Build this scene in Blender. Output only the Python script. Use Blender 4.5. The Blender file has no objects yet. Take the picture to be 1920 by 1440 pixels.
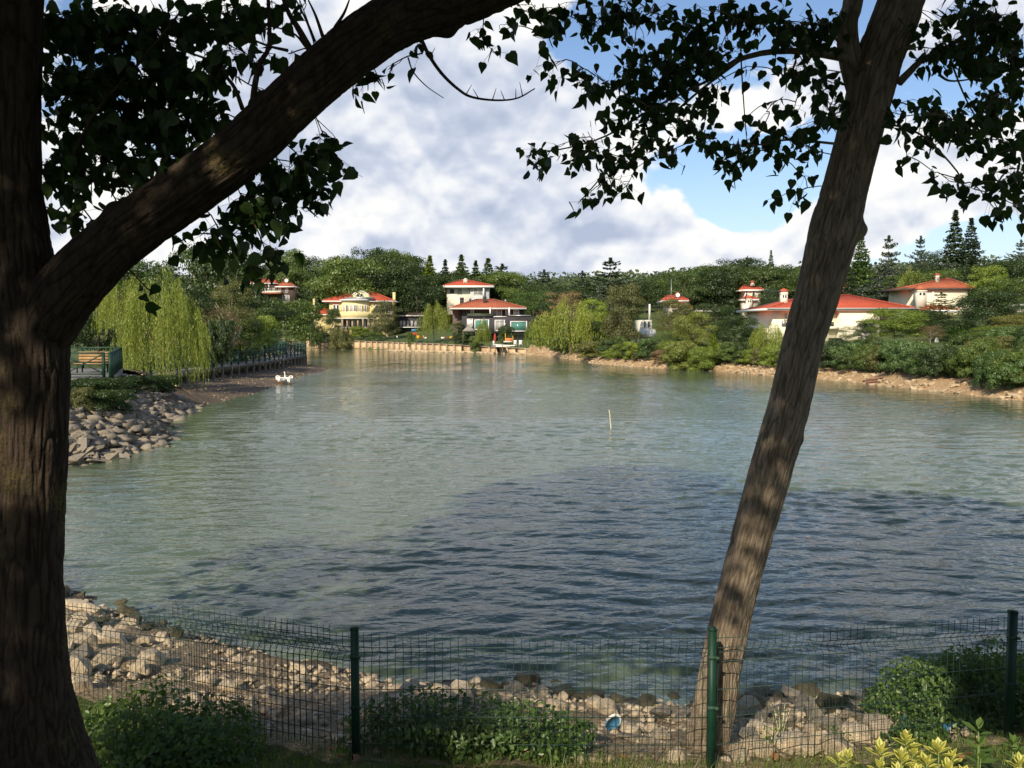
import bpy, math, random
import numpy as np
from mathutils import Vector, Matrix, Quaternion
R = math.radians
random.seed(7); rng = np.random.default_rng(7)
C = bpy.context.scene.collection
sc = bpy.context.scene

# ---------------------------------------------------------------- camera
F = 1660.0; PITCH = R(3.516); CAMZ = 4.0
cam_d = bpy.data.cameras.new("camera"); cam = bpy.data.objects.new("camera", cam_d); C.objects.link(cam)
cam.location = (0, 0, CAMZ); cam.rotation_euler = (R(90) - PITCH, 0, 0)
cam_d.sensor_width = 36; cam_d.lens = 36 * F / 1920; cam_d.clip_start = .05; cam_d.clip_end = 5000
sc.camera = cam
# ---------------------------------------------------------------- light
SUN_EL, SUN_AZ = R(33), R(20)          # azimuth the light travels towards, clockwise from +Y
sd = Vector((math.sin(SUN_AZ) * math.cos(SUN_EL), math.cos(SUN_AZ) * math.cos(SUN_EL), -math.sin(SUN_EL)))
sun_d = bpy.data.lights.new("sun", 'SUN'); sun = bpy.data.objects.new("sun", sun_d); C.objects.link(sun)
sun.rotation_mode = 'QUATERNION'; sun.rotation_quaternion = sd.to_track_quat('-Z', 'Y')
sun_d.energy = 4.6; sun_d.angle = R(.5); sun_d.color = (1.0, .87, .68)
sc.view_settings.view_transform = 'Standard'; sc.view_settings.look = 'None'
sc.view_settings.exposure = 0.25; sc.view_settings.gamma = 1; sc.view_settings.use_curve_mapping = False
sc.render.engine = 'CYCLES'
sc.cycles.max_bounces = 6; sc.cycles.diffuse_bounces = 3; sc.cycles.glossy_bounces = 3
sc.cycles.transmission_bounces = 3; sc.cycles.transparent_max_bounces = 6
sc.cycles.use_denoising = True

def ray(px, py):
    u = (px - 960) / F; v = (720 - py) / F
    c, s = math.cos(PITCH), math.sin(PITCH)
    return Vector((u, c + v * s, -s + v * c))
def P(px, py, Y):
    r = ray(px, py); return Vector((0, 0, CAMZ)) + r * (Y / r.y)
def G(px, py, h=0.):
    r = ray(px, py); return Vector((0, 0, CAMZ)) + r * ((h - CAMZ) / r.z)

class N:
    """tiny node-tree helper"""
    def __init__(s, nt): s.nt = nt; s.n = nt.nodes; s.l = nt.links
    def new(s, t, ins=None, **kw):
        n = s.n.new(t)
        for k, v in kw.items(): setattr(n, k, v)
        for k, v in (ins or {}).items(): s.put(n, k, v)
        return n
    def put(s, n, k, v):
        sock = n.inputs[k]
        if hasattr(v, 'is_output') or hasattr(v, 'links'): s.l.new(v, sock)
        elif isinstance(v, bpy.types.Node): s.l.new(v.outputs[0], sock)
        else:
            if isinstance(v, tuple) and len(v) == 3 and sock.type == 'RGBA': v = (*v, 1)
            sock.default_value = v
    def m(s, op, a, b=0., c=None, clamp=False):
        n = s.new('ShaderNodeMath', {0: a, 1: b}, operation=op, use_clamp=clamp)
        if c is not None: s.put(n, 2, c)
        return n.outputs[0]
    def v(s, op, a, b=(0, 0, 0)):
        return s.new('ShaderNodeVectorMath', {0: a, 1: b}, operation=op)
    def noise(s, vec, scale, detail=4., rough=.5, dist=0., typ='FBM'):
        n = s.new('ShaderNodeTexNoise', {'Scale': scale, 'Detail': detail, 'Roughness': rough, 'Distortion': dist})
        n.noise_dimensions = '3D'; s.put(n, 'Vector', vec); return n.outputs[0]
    def ramp(s, fac, stops):
        n = s.new('ShaderNodeValToRGB', {0: fac}); e = n.color_ramp.elements
        while len(e) < len(stops): e.new(.5)
        for q, (p, c) in zip(e, stops):
            q.position = p; q.color = (*c, 1) if not isinstance(c, (int, float)) else (c, c, c, 1)
        return n.outputs[0]
    def rng(s, x, a, b, c=0., d=1., smooth=True):
        n = s.new('ShaderNodeMapRange', {0: x, 1: a, 2: b, 3: c, 4: d}, clamp=True)
        if smooth: n.interpolation_type = 'SMOOTHSTEP'
        return n.outputs[0]
    def mix(s, f, a, b, mode='MIX'):
        n = s.n.new('ShaderNodeMix'); n.data_type = 'RGBA'; n.blend_type = mode; n.clamp_factor = True
        s.put(n, 0, f); s.put(n, 6, a); s.put(n, 7, b); return n.outputs[2]

# ---------------------------------------------------------------- world: Nishita sky with procedural clouds
W = bpy.data.worlds.new("World"); sc.world = W; W.use_nodes = True; W.cycles.sampling_method = 'MANUAL'; W.cycles.sample_map_resolution = 512
w = N(W.node_tree); w.n.clear()
sky = w.new('ShaderNodeTexSky', sky_type='NISHITA', sun_disc=False, sun_elevation=SUN_EL,
            sun_rotation=math.pi + SUN_AZ, air_density=1.0, dust_density=.6, ozone_density=1.6)
tc = w.new('ShaderNodeTexCoord').outputs['Generated']
def bdir(px, py): return ray(px, py).normalized()
# main cloud masses and clear gaps of this sky: (px, py, radius x, radius z, weight)
BLOBS = [(800, 190, .20, .10, .22), (640, 130, .12, .10, .12), (700, 390, .30, .060, .20), (1000, 190, .10, .10, .18),
         (1140, 75, .10, .035, -.30), (1400, 100, .16, .05, -.10), (1290, 375, .03, .05, .12), (1180, 300, .10, .06, .10),
         (1400, 345, .12, .06, -.34), (1050, 400, .05, .05, .1), (1210, 455, .05, .022, .16), (1090, 430, .04, .03, .12), (1760, 300, .14, .035, .24), (1720, 400, .15, .030, .20), (1370, 480, .12, .02, .16),
         (1880, 440, .05, .025, -.25), (230, 100, .08, .08, -.10), (100, 300, .1, .2, .1), (1480, 190, .08, .05, .14), (930, 430, .16, .04, .14),
         (1900, 60, .14, .05, .05), (1620, 430, .06, .03, .12), (550, 470, .12, .02, .12)]
bias = None
for (bx, by, rx, rz, wt) in BLOBS:
    d0 = bdir(bx, by)
    dv = w.v('SUBTRACT', tc, tuple(d0))
    dv = w.v('MULTIPLY', dv.outputs[0], (1 / rx, 1 / rx, 1 / rz))
    l2 = w.v('DOT_PRODUCT', dv.outputs[0], dv.outputs[0]).outputs['Value']
    g = w.m('MULTIPLY', w.m('POWER', 2.718, w.m('MULTIPLY', l2, -1.)), wt)
    bias = g if bias is None else w.m('ADD', bias, g)
zz = w.new('ShaderNodeSeparateXYZ', {0: tc}).outputs[2]
bias = w.m('SUBTRACT', bias, w.rng(zz, .33, .62, 0., .14))
def cloud_d(off, det=6, puffs=True):
    p = w.v('ADD', tc, off).outputs[0]
    p = w.v('MULTIPLY', p, (1, 1, 1.25)).outputs[0]
    a = w.m('ADD', w.noise(p, 3.6, det, .52, .2), bias)
    if not puffs: return a
    vo = w.new('ShaderNodeTexVoronoi', {'Scale': 10., 'Detail': 2., 'Roughness': .5, 'Lacunarity': 2.4}, feature='F1', normalize=True)
    wp = w.new('ShaderNodeTexNoise', {'Scale': 12., 'Detail': 2.}); w.put(wp, 'Vector', p)
    w.put(vo, 'Vector', w.v('ADD', p, w.v('MULTIPLY', wp.outputs[1], (.07, .07, .07)).outputs[0]).outputs[0])
    return w.m('ADD', a, w.m('MULTIPLY', w.m('SUBTRACT', .42, vo.outputs[0]), .42))
d0 = cloud_d((3.1, 0, 0)); d1 = cloud_d((3.1, 0, .014)); d2 = cloud_d((3.1, 0, .06), 2, False)
pl = w.v('MULTIPLY', w.v('ADD', tc, (1.7, 0, 3.3)).outputs[0], (1, 1, 1.7)).outputs[0]
lowf = w.noise(pl, 6.5, 4, .5, .3)
cov = w.rng(d0, .53, .59)
thick = w.rng(d2, .56, .84)
lit = w.m('ADD', w.m('MULTIPLY', w.m('SUBTRACT', d0, d1), 4.2), .66)
lit = w.m('SUBTRACT', lit, w.m('MULTIPLY', thick, .34))
lit = w.m('ADD', lit, w.m('MULTIPLY', w.m('SUBTRACT', lowf, .5), 1.9), clamp=True)
ccol = w.ramp(lit, [(0., (4.0, 4.6, 5.9)), (.30, (5.3, 5.8, 6.9)), (.60, (7.4, 7.6, 8.0)), (1., (9.6, 9.3, 8.7))])
skyc = w.mix(1., sky.outputs[0], (1.05, 1.10, 1.20), 'MULTIPLY')
zz = w.new('ShaderNodeSeparateXYZ', {0: tc}).outputs[2]
hz = w.rng(zz, 0.0, .22, .42, 0.)
skyc = w.mix(hz, skyc, (6.3, 7.2, 8.7))
fin = w.mix(cov, skyc, ccol)
bg = w.new('ShaderNodeBackground', {0: fin, 1: .1})
wo = w.new('ShaderNodeOutputWorld', {0: bg})

# ================================================================= helpers
def fill(me, V, Fs):
    V = np.asarray(V, dtype=np.float32).reshape(-1, 3)
    me.vertices.add(len(V)); me.vertices.foreach_set('co', V.ravel())
    if isinstance(Fs, np.ndarray):
        k = Fs.shape[1]; loops = Fs.ravel().astype(np.int32); n = len(Fs)
        starts = np.arange(0, n * k, k, dtype=np.int32); tot = np.full(n, k, dtype=np.int32)
    else:
        loops = np.array([i for f in Fs for i in f], dtype=np.int32); n = len(Fs)
        tot = np.array([len(f) for f in Fs], dtype=np.int32); starts = np.concatenate([[0], np.cumsum(tot)[:-1]]).astype(np.int32)
    me.loops.add(len(loops)); me.loops.foreach_set('vertex_index', loops)
    me.polygons.add(n); me.polygons.foreach_set('loop_start', starts); me.polygons.foreach_set('loop_total', tot)
    me.update(calc_edges=True)
def mesh(name, V, Fs, mat, smooth=False):
    me = bpy.data.meshes.new(name); fill(me, V, Fs)
    if mat is not None: me.materials.append(mat)
    if smooth: me.polygons.foreach_set('use_smooth', np.ones(len(me.polygons), dtype=bool))
    return me
def link(name, me, parent=None, loc=(0, 0, 0), rot=None, scale=None, **pr):
    o = bpy.data.objects.new(name, me); C.objects.link(o)
    o.location = loc
    if rot is not None: o.rotation_euler = rot
    if scale is not None: o.scale = scale if hasattr(scale, '__len__') else (scale,) * 3
    if parent is not None: o.parent = parent
    for k, v in pr.items(): o[k] = v
    return o
def thing(name, label, cat, loc=(0, 0, 0), rz=0., group=None):
    o = bpy.data.objects.new(name, None); C.objects.link(o); o.location = loc; o.rotation_euler = (0, 0, rz)
    o.empty_display_size = .1
    o['label'] = label; o['category'] = cat
    if group: o['group'] = group
    return o
class MB:
    def __init__(s): s.v = []; s.f = []; s.n = 0
    def add(s, V, Fs):
        V = np.asarray(V, float).reshape(-1, 3)
        s.f += [tuple(int(i) + s.n for i in f) for f in Fs]; s.v.append(V); s.n += len(V)
    def box(s, x0, x1, y0, y1, z0, z1, M=None):
        V = np.array([(x, y, z) for x in (x0, x1) for y in (y0, y1) for z in (z0, z1)], float)
        if M is not None: V = np.array([M @ Vector(p) for p in V])
        s.add(V, [(0, 1, 3, 2), (4, 6, 7, 5), (0, 4, 5, 1), (2, 3, 7, 6), (0, 2, 6, 4), (1, 5, 7, 3)])
    def bar(s, a, b, w, h=None):
        a = Vector(a); b = Vector(b); h = h or w; d = (b - a); L = d.length
        if L < 1e-6: return
        d.normalize(); up = Vector((0, 0, 1)) if abs(d.z) < .95 else Vector((1, 0, 0))
        sx = d.cross(up).normalized(); sz = sx.cross(d)
        V = [p + sx * (i * w / 2) + sz * (j * h / 2) for p in (a, b) for i, j in ((-1, -1), (1, -1), (1, 1), (-1, 1))]
        s.add(V, [(0, 1, 2, 3), (7, 6, 5, 4), (0, 4, 5, 1), (1, 5, 6, 2), (2, 6, 7, 3), (3, 7, 4, 0)])
    def tube(s, pts, rad, n=6):
        V, Fs = tube(pts, rad, n); s.add(V, Fs)
    def build(s, name, mat, parent=None, smooth=False, **kw):
        return link(name, mesh(name, np.concatenate(s.v), s.f, mat, smooth), parent, **kw)
def tube_rings(pts, n):
    pts = np.asarray(pts, float); m = len(pts)
    T = np.gradient(pts, axis=0); T /= np.linalg.norm(T, axis=1)[:, None] + 1e-9
    ref = np.array([1., 0, 0]) if abs(T[0][0]) < .8 else np.array([0, 1., 0])
    A = np.zeros((m, 3)); a = ref - T[0] * ref.dot(T[0]); a /= np.linalg.norm(a)
    for i in range(m):
        a = a - T[i] * a.dot(T[i]); a /= np.linalg.norm(a); A[i] = a
    return T, A, np.cross(T, A)
def tube(pts, rad, n=6, disp=None):
    pts = np.asarray(pts, float); m = len(pts); rad = np.broadcast_to(np.asarray(rad, float), (m,))
    T, A, B = tube_rings(pts, n); th = np.linspace(0, 2 * np.pi, n, endpoint=False)
    dirs = A[:, None] * np.cos(th)[None, :, None] + B[:, None] * np.sin(th)[None, :, None]
    r = rad[:, None].repeat(n, 1)
    if disp is not None:
        r = r + disp(pts, dirs, r)
    V = (pts[:, None] + dirs * r[..., None]).reshape(-1, 3)
    i = np.arange(m - 1)[:, None] * n; j = np.arange(n)[None]; k = (j + 1) % n
    Fq = np.stack([i + j, i + k, i + n + k, i + n + j], -1).reshape(-1, 4)
    if disp is not None: return V, Fq
    fs = [tuple(f) for f in Fq]
    if n <= 12: fs += [tuple(range(n))[::-1], tuple(range((m - 1) * n, m * n))]
    return V, fs
def spline(pts, k):
    """Catmull-Rom resample of rows (any width) to k samples"""
    p = np.asarray(pts, float); q = np.vstack([2 * p[0] - p[1], p, 2 * p[-1] - p[-2]])
    t = np.linspace(0, len(p) - 1 - 1e-6, k); i = t.astype(int); u = (t - i)[:, None]
    a, b, c, d = q[i], q[i + 1], q[i + 2], q[i + 3]
    return .5 * (2 * b + (c - a) * u + (2 * a - 5 * b + 4 * c - d) * u ** 2 + (3 * b - a - 3 * c + d) * u ** 3)
_perm = np.random.default_rng(3).permutation(512)
_val = np.random.default_rng(4).random(512)
def vn(p):
    p = np.asarray(p, float); i = np.floor(p).astype(int); f = p - i; f = f * f * (3 - 2 * f); r = 0
    for dx in (0, 1):
        for dy in (0, 1):
            for dz in (0, 1):
                h = _val[(_perm[(_perm[(_perm[(i[..., 0] + dx) & 511] + i[..., 1] + dy) & 511] + i[..., 2] + dz) & 511])]
                r = r + h * (f[..., 0] if dx else 1 - f[..., 0]) * (f[..., 1] if dy else 1 - f[..., 1]) * (f[..., 2] if dz else 1 - f[..., 2])
    return r
def fbm(p, o=4, g=.5):
    p = np.asarray(p, float); s = 0; a = 1; t = 0
    for k in range(o): s = s + a * vn(p * 2 ** k + 17.3 * k); t += a; a *= g
    return s / t
def sst(a, b, x):
    t = np.clip((x - a) / (b - a), 0, 1); return t * t * (3 - 2 * t)
def frames(nrm, roll):
    """rotation matrices whose local z is nrm, spun by roll"""
    nrm = nrm / (np.linalg.norm(nrm, axis=1)[:, None] + 1e-9)
    ref = np.where(np.abs(nrm[:, 2:3]) < .9, np.array([[0, 0, 1.]]), np.array([[1., 0, 0]]))
    a = np.cross(ref, nrm); a /= np.linalg.norm(a, axis=1)[:, None] + 1e-9; b = np.cross(nrm, a)
    c, s_ = np.cos(roll)[:, None], np.sin(roll)[:, None]
    x = a * c + b * s_; y = -a * s_ + b * c
    return np.stack([x, y, nrm], axis=2)
def hang_frames(tip, roll):
    """local -y... local y axis points along tip"""
    tip = tip / (np.linalg.norm(tip, axis=1)[:, None] + 1e-9)
    ref = np.random.default_rng(9).normal(size=tip.shape)
    a = np.cross(ref, tip); a /= np.linalg.norm(a, axis=1)[:, None] + 1e-9
    n = np.cross(a, tip)
    return np.stack([a, tip, n], axis=2)
def scatter(bv, bf, pos, rot, scl):
    bv = np.asarray(bv, float); bf = np.asarray(bf)
    scl = np.asarray(scl, float)
    if scl.ndim == 1: scl = scl[:, None].repeat(3, 1)
    V = np.einsum('nij,nvj->nvi', rot, bv[None] * scl[:, None, :]) + pos[:, None]
    Fs = bf[None] + (np.arange(len(pos)) * len(bv))[:, None, None]
    return V.reshape(-1, 3), Fs.reshape(-1, bf.shape[1])
QV = [(-.5, -.5, 0), (.5, -.5, 0), (.5, .5, 0), (-.5, .5, 0)]; QF = [(0, 1, 2, 3)]
LV = [(0, -.5, 0), (.32, -.1, .06), (0, .5, 0), (-.32, -.1, .06)]           # a simple folded leaf
def rdir(n): v = rng.normal(size=(n, 3)); return v / np.linalg.norm(v, axis=1)[:, None]

# ================================================================= materials
def mat(name):
    m = bpy.data.materials.new(name); m.use_nodes = True; k = N(m.node_tree); k.n.clear()
    k.out = k.new('ShaderNodeOutputMaterial'); return m, k
def surf(name, c1, c2=None, scale=3., rough=.8, bump=0., bscale=None, spec=.3, metal=0., c3=None, stretch=(1, 1, 1), obj=True):
    m, k = mat(name)
    tcn = k.new('ShaderNodeTexCoord'); v = k.v('MULTIPLY', tcn.outputs['Object'], stretch).outputs[0]
    c2 = c2 or tuple(x * .75 for x in c1)
    f = k.rng(k.noise(v, scale, 6, .6), .32, .68)
    col = k.mix(f, c1, c2)
    if c3: col = k.mix(k.rng(k.noise(v, scale * 5.3, 5, .65), .5, .72), col, c3)
    oi = k.new('ShaderNodeObjectInfo').outputs['Random']
    if obj: col = k.mix(1., col, k.ramp(oi, [(0, .80), (1, 1.16)]), 'MULTIPLY')
    p = k.new('ShaderNodeBsdfPrincipled', {'Base Color': col, 'Roughness': rough, 'Specular IOR Level': spec, 'Metallic': metal})
    if bump:
        b = k.new('ShaderNodeBump', {'Height': k.noise(v, bscale or scale * 4, 6, .6), 'Strength': 1., 'Distance': bump})
        k.put(p, 'Normal', b.outputs[0])
    k.put(k.out, 0, p); return m
def foliage(name, c1, c2, trans=.30, var=.8, gloss=.04):
    m, k = mat(name)
    g = k.new('ShaderNodeNewGeometry'); ri = g.outputs['Random Per Island']
    col = k.mix(ri, c1, c2)
    oi = k.new('ShaderNodeObjectInfo').outputs['Random']
    col = k.mix(1., col, k.ramp(oi, [(0, (1 - var * .4, 1 - var * .36, 1 - var * .3)), (1, (1 + var * .35, 1 + var * .28, 1 + var * .05))]), 'MULTIPLY')
    d = k.new('ShaderNodeBsdfDiffuse', {0: col})
    t = k.new('ShaderNodeBsdfTranslucent', {0: k.mix(1., col, (1.25, 1.35, .55), 'MULTIPLY')})
    a = k.new('ShaderNodeMixShader', {0: trans, 1: d, 2: t})
    gl = k.new('ShaderNodeBsdfGlossy', {0: (.8, .85, .8), 1: .45})
    b = k.new('ShaderNodeMixShader', {0: gloss, 1: a, 2: gl})
    k.put(k.out, 0, b); return m
M = {}
M['fg_leaf'] = foliage('poplar leaf', (.015, .034, .010), (.045, .085, .018), .30, .0, .03)
M['dark'] = foliage('dark broadleaf foliage', (.018, .040, .010), (.062, .100, .022))
M['mid'] = foliage('mid green foliage', (.042, .082, .014), (.130, .180, .038))
M['olive'] = foliage('olive foliage', (.070, .085, .022), (.185, .185, .055))
M['bright'] = foliage('bright green foliage', (.090, .155, .016), (.240, .300, .040))
M['yellow'] = foliage('yellow green foliage', (.150, .190, .025), (.330, .350, .065))
M['willow'] = foliage('willow foliage', (.130, .190, .020), (.360, .390, .065), .38, .25)
M['spruce'] = foliage('spruce needles', (.028, .050, .024), (.065, .095, .045), .1)
M['blue'] = foliage('blue cedar needles', (.070, .095, .075), (.150, .180, .140), .1)
M['pine'] = foliage('pine needles', (.035, .075, .018), (.090, .150, .035), .15)
M['brown'] = foliage('dry brown foliage', (.14, .085, .045), (.26, .19, .10), .2)
M['ivy'] = foliage('ivy leaves', (.040, .090, .018), (.120, .200, .045), .28, .3, .05)
M['nettle'] = foliage('nettle leaves', (.060, .120, .022), (.150, .240, .050), .35, .3, .04)
M['varieg'] = foliage('variegated leaves', (.50, .48, .07), (.78, .72, .22), .35, .1, .04)
M['vargreen'] = foliage('variegated green centre', (.10, .17, .03), (.20, .28, .06), .3, .2, .06)
M['grassblade'] = foliage('grass blades', (.075, .13, .022), (.20, .26, .055), .35, .0, .03)
M['deadleaf'] = foliage('dead leaves', (.20, .085, .04), (.38, .20, .10), .2, .4, .03)
M['farwood'] = foliage('far woodland', (.040, .062, .024), (.085, .110, .040), .15, .0)
M['treebark'] = surf('grey brown bark', (.16, .125, .09), (.09, .07, .05), 6, .9, .01, stretch=(1, 1, .25))
M['palebark'] = surf('pale bark', (.42, .38, .30), (.28, .24, .19), 6, .9, .01)
def bark_mat(name, a, b, lich):
    m, k = mat(name)
    v = k.new('ShaderNodeTexCoord').outputs['Object']
    vs = k.v('MULTIPLY', v, (1, 1, .22)).outputs[0]
    n1 = k.noise(vs, 26, 8, .62, .6); n2 = k.noise(v, 3., 4, .6); n3 = k.noise(v, 70, 4, .6)
    col = k.mix(k.rng(n1, .35, .65), a, b)
    at = k.new('ShaderNodeAttribute', attribute_name='furrow').outputs['Fac']
    col = k.mix(k.m('MULTIPLY', at, .7), col, tuple(x * .3 for x in a))
    col = k.mix(k.m('MULTIPLY', k.rng(n2, .56, .74), k.rng(n3, .4, .6)), col, lich)
    p = k.new('ShaderNodeBsdfPrincipled', {'Base Color': col, 'Roughness': .92, 'Specular IOR Level': .15})
    h = k.m('ADD', n1, k.m('MULTIPLY', n3, .5))
    bmp = k.new('ShaderNodeBump', {'Height': h, 'Strength': .9, 'Distance': .02}); k.put(p, 'Normal', bmp.outputs[0])
    k.put(k.out, 0, p); return m
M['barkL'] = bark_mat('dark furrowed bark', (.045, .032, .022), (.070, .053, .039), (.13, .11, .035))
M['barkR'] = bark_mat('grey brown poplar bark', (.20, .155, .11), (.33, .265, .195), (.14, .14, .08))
M['stone'] = surf('pale limestone', (.62, .52, .37), (.46, .37, .25), 5, .9, .02, 14, c3=(.30, .24, .17))
M['stonegrey'] = surf('grey riprap stone', (.27, .235, .18), (.18, .155, .115), 2.4, .9, .03, 9, c3=(.34, .29, .22))
M['stonedark'] = surf('wet mossy stone', (.13, .10, .055), (.07, .065, .035), 6, .6, .02, 14, c3=(.09, .10, .035))
M['stonetan'] = surf('tan bank stone', (.50, .40, .26), (.38, .28, .17), 2.5, .9, .03, 6, c3=(.64, .54, .38))
M['redtile'] = surf('red roof tiles', (.50, .105, .055), (.42, .085, .045), 1.2, .8, .0, c3=(.36, .08, .05))
M['redtile2'] = surf('orange red roof tiles', (.50, .15, .07), (.38, .11, .06), 1.2, .8, .0, c3=(.42, .17, .10))
M['yellow_wall'] = surf('yellow render', (.72, .62, .31), (.66, .56, .28), 1.5, .9)
M['cream_wall'] = surf('cream render', (.80, .75, .58), (.75, .70, .53), .6, .9)
M['white_wall'] = surf('white render', (.78, .74, .62), (.72, .68, .57), 1.5, .9)
M['white'] = surf('white paint', (.80, .79, .75), (.72, .71, .68), 3, .6)
M['grey_wall'] = surf('light grey render', (.50, .52, .52), (.42, .44, .44), 1.5, .9)
M['dark_wall'] = surf('charcoal cladding', (.045, .045, .052), (.065, .062, .066), 1.5, .8)
M['brown_wall'] = surf('brown timber wall', (.14, .10, .085), (.10, .075, .065), 2, .8)
M['glass'] = surf('dark window glass', (.03, .038, .045), (.05, .06, .07), 1, .12, spec=.6)
M['greenglass'] = surf('green tinted glass', (.06, .17, .14), (.09, .24, .20), .6, .10, spec=.6)
M['curtain'] = surf('window with pale curtain', (.42, .41, .38), (.30, .30, .29), 2, .5)
M['concrete'] = surf('weathered concrete', (.27, .25, .22), (.20, .185, .16), 2, .9, .01)
M['deck'] = surf('grey deck boards', (.34, .32, .29), (.25, .235, .21), 3, .85)
M['greenpaint'] = surf('dark green paint', (.008, .045, .026), (.006, .032, .019), 8, .5, spec=.3)
M['railgreen'] = surf('green painted railing', (.035, .085, .055), (.025, .06, .04), 4, .6)
M['pilewood'] = surf('weathered timber pile', (.20, .16, .11), (.12, .10, .07), 4, .9)
M['benchwood'] = surf('varnished bench slats', (.44, .27, .12), (.34, .20, .09), 4, .55, stretch=(1, 6, 6))
M['wallpanel'] = surf('tan quay panel', (.60, .43, .26), (.50, .35, .20), .9, .9, .02, 5, c3=(.66, .55, .38))
M['wallpost'] = surf('quay post', (.42, .33, .23), (.28, .21, .15), 2, .9)
M['wire'] = surf('green coated wire', (.012, .045, .030), (.010, .035, .024), 20, .5, spec=.5)
M['feather'] = surf('white feathers', (.82, .80, .74), (.74, .71, .64), 9, .8)
M['orange'] = surf('orange beak', (.75, .26, .05), (.65, .2, .04), 9, .5)
M['blueplastic'] = surf('blue plastic', (.07, .26, .46), (.06, .20, .38), 9, .4, spec=.5)
M['cyan'] = surf('cyan plastic', (.02, .38, .50), (.02, .33, .44), 9, .4)
M['redplastic'] = surf('red plastic', (.55, .08, .04), (.45, .06, .03), 9, .4)
M['yelplastic'] = surf('yellow plastic', (.80, .48, .03), (.7, .4, .02), 9, .4)
M['orangecloth'] = surf('orange cloth', (.75, .25, .08), (.65, .2, .06), 9, .8)
M['redcloth'] = surf('dark red cloth', (.35, .05, .04), (.28, .04, .03), 9, .8)
M['canvas'] = surf('white canvas', (.82, .79, .72), (.76, .73, .66), 6, .9)
M['rust'] = surf('weathered red brown wood', (.26, .15, .10), (.18, .10, .07), 3, .9, .02)
M['darkhollow'] = surf('dark brown wood and hollow shade', (.05, .03, .02), (.035, .02, .015), 3, .9)  # dark quay posts, and the sheet standing for shade inside the hull
M['bamboo'] = surf('pale cane', (.75, .70, .45), (.65, .6, .36), 12, .6)
M['metal'] = surf('grey metal', (.45, .45, .44), (.38, .38, .37), 12, .4, metal=.6)

def ground_mat():
    m, k = mat('bank of grass, soil and gravel')
    v = k.new('ShaderNodeTexCoord').outputs['Object']
    at = k.new('ShaderNodeAttribute', attribute_name='turf').outputs['Fac']
    wet = k.new('ShaderNodeAttribute', attribute_name='wet').outputs['Fac']
    n1 = k.noise(v, 1.1, 6, .6); n2 = k.noise(v, 28, 6, .7); n3 = k.noise(v, 6, 6, .6)
    vo = k.new('ShaderNodeTexVoronoi', {'Scale': 22.}); k.put(vo, 'Vector', v)
    gravel = k.mix(k.rng(n2, .38, .62), (.20, .15, .095), (.40, .32, .21))
    gravel = k.mix(k.rng(n3, .35, .7), gravel, (.24, .175, .10))
    gravel = k.mix(k.rng(vo.outputs[0], .10, .30, 1., 0.), gravel, (.50, .42, .30))
    grass = k.mix(k.rng(n2, .4, .6), (.045, .070, .018), (.11, .13, .04))
    grass = k.mix(k.rng(n1, .5, .75), grass, (.12, .11, .045))
    e = k.rng(k.m('ADD', at, k.m('MULTIPLY', k.m('SUBTRACT', n3, .5), .7)), .42, .58)
    col = k.mix(e, gravel, grass)
    col = k.mix(k.m('MULTIPLY', wet, .75), col, (.055, .045, .025))
    p = k.new('ShaderNodeBsdfPrincipled', {'Base Color': col, 'Roughness': .9, 'Specular IOR Level': .2})
    b = k.new('ShaderNodeBump', {'Height': k.m('ADD', n2, k.m('MULTIPLY', vo.outputs[0], -.8)), 'Strength': .9, 'Distance': .03}); k.put(p, 'Normal', b.outputs[0])
    k.put(k.out, 0, p); return m
M['bank'] = ground_mat()
M['lawn'] = surf('lawn and meadow', (.065, .105, .028), (.095, .125, .040), .4, .95, .03, 6, c3=(.11, .10, .04), obj=False)
M['soil'] = surf('orange tan soil', (.42, .28, .15), (.32, .21, .11), .9, .95, .05, 5, c3=(.60, .46, .28), obj=False)
M['mud'] = surf('dark pebbly mud', (.13, .095, .065), (.085, .062, .042), 1.2, .9, .04, 6, c3=(.20, .15, .10), obj=False)
def water_mat():
    m, k = mat('rippled lake water')
    g = k.new('ShaderNodeNewGeometry').outputs['Position']
    def wv(sx, sy, rz, scale, det, rough, dist):
        mp = k.new('ShaderNodeMapping', {0: g, 'Rotation': (0, 0, rz), 'Scale': (sx, sy, 1)})
        return k.noise(mp.outputs[0], scale, det, rough, dist)
    a = wv(.42, 1, R(-8), 1.55, 3, .5, .5)
    b = wv(.5, 1, R(14), 4.2, 3, .55, .7)
    c = wv(.6, 1, R(-25), 11, 2, .5, .3)
    cal = k.rng(wv(.5, 1, R(5), .07, 4, .6, .5), .35, .65, .55, 1.15)
    h = k.m('ADD', k.m('MULTIPLY', a, .034), k.m('ADD', k.m('MULTIPLY', b, .024), k.m('MULTIPLY', c, .014)))
    h = k.m('MULTIPLY', h, cal)
    bmp = k.new('ShaderNodeBump', {'Height': h, 'Strength': 1., 'Distance': 1.})
    n1 = wv(.5, 1, 0, .05, 3, .5, 0)
    col = k.mix(n1, (.086, .118, .066), (.102, .132, .078))
    p = k.new('ShaderNodeBsdfPrincipled', {'Base Color': col, 'Roughness': .05, 'IOR': 1.333, 'Specular IOR Level': .5, 'Normal': bmp.outputs[0]})
    k.put(k.out, 0, p); return m
M['water'] = water_mat()

# ================================================================= terrain
def W2(px, py): p = G(px, py, 0); return (p.x, p.y)
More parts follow.
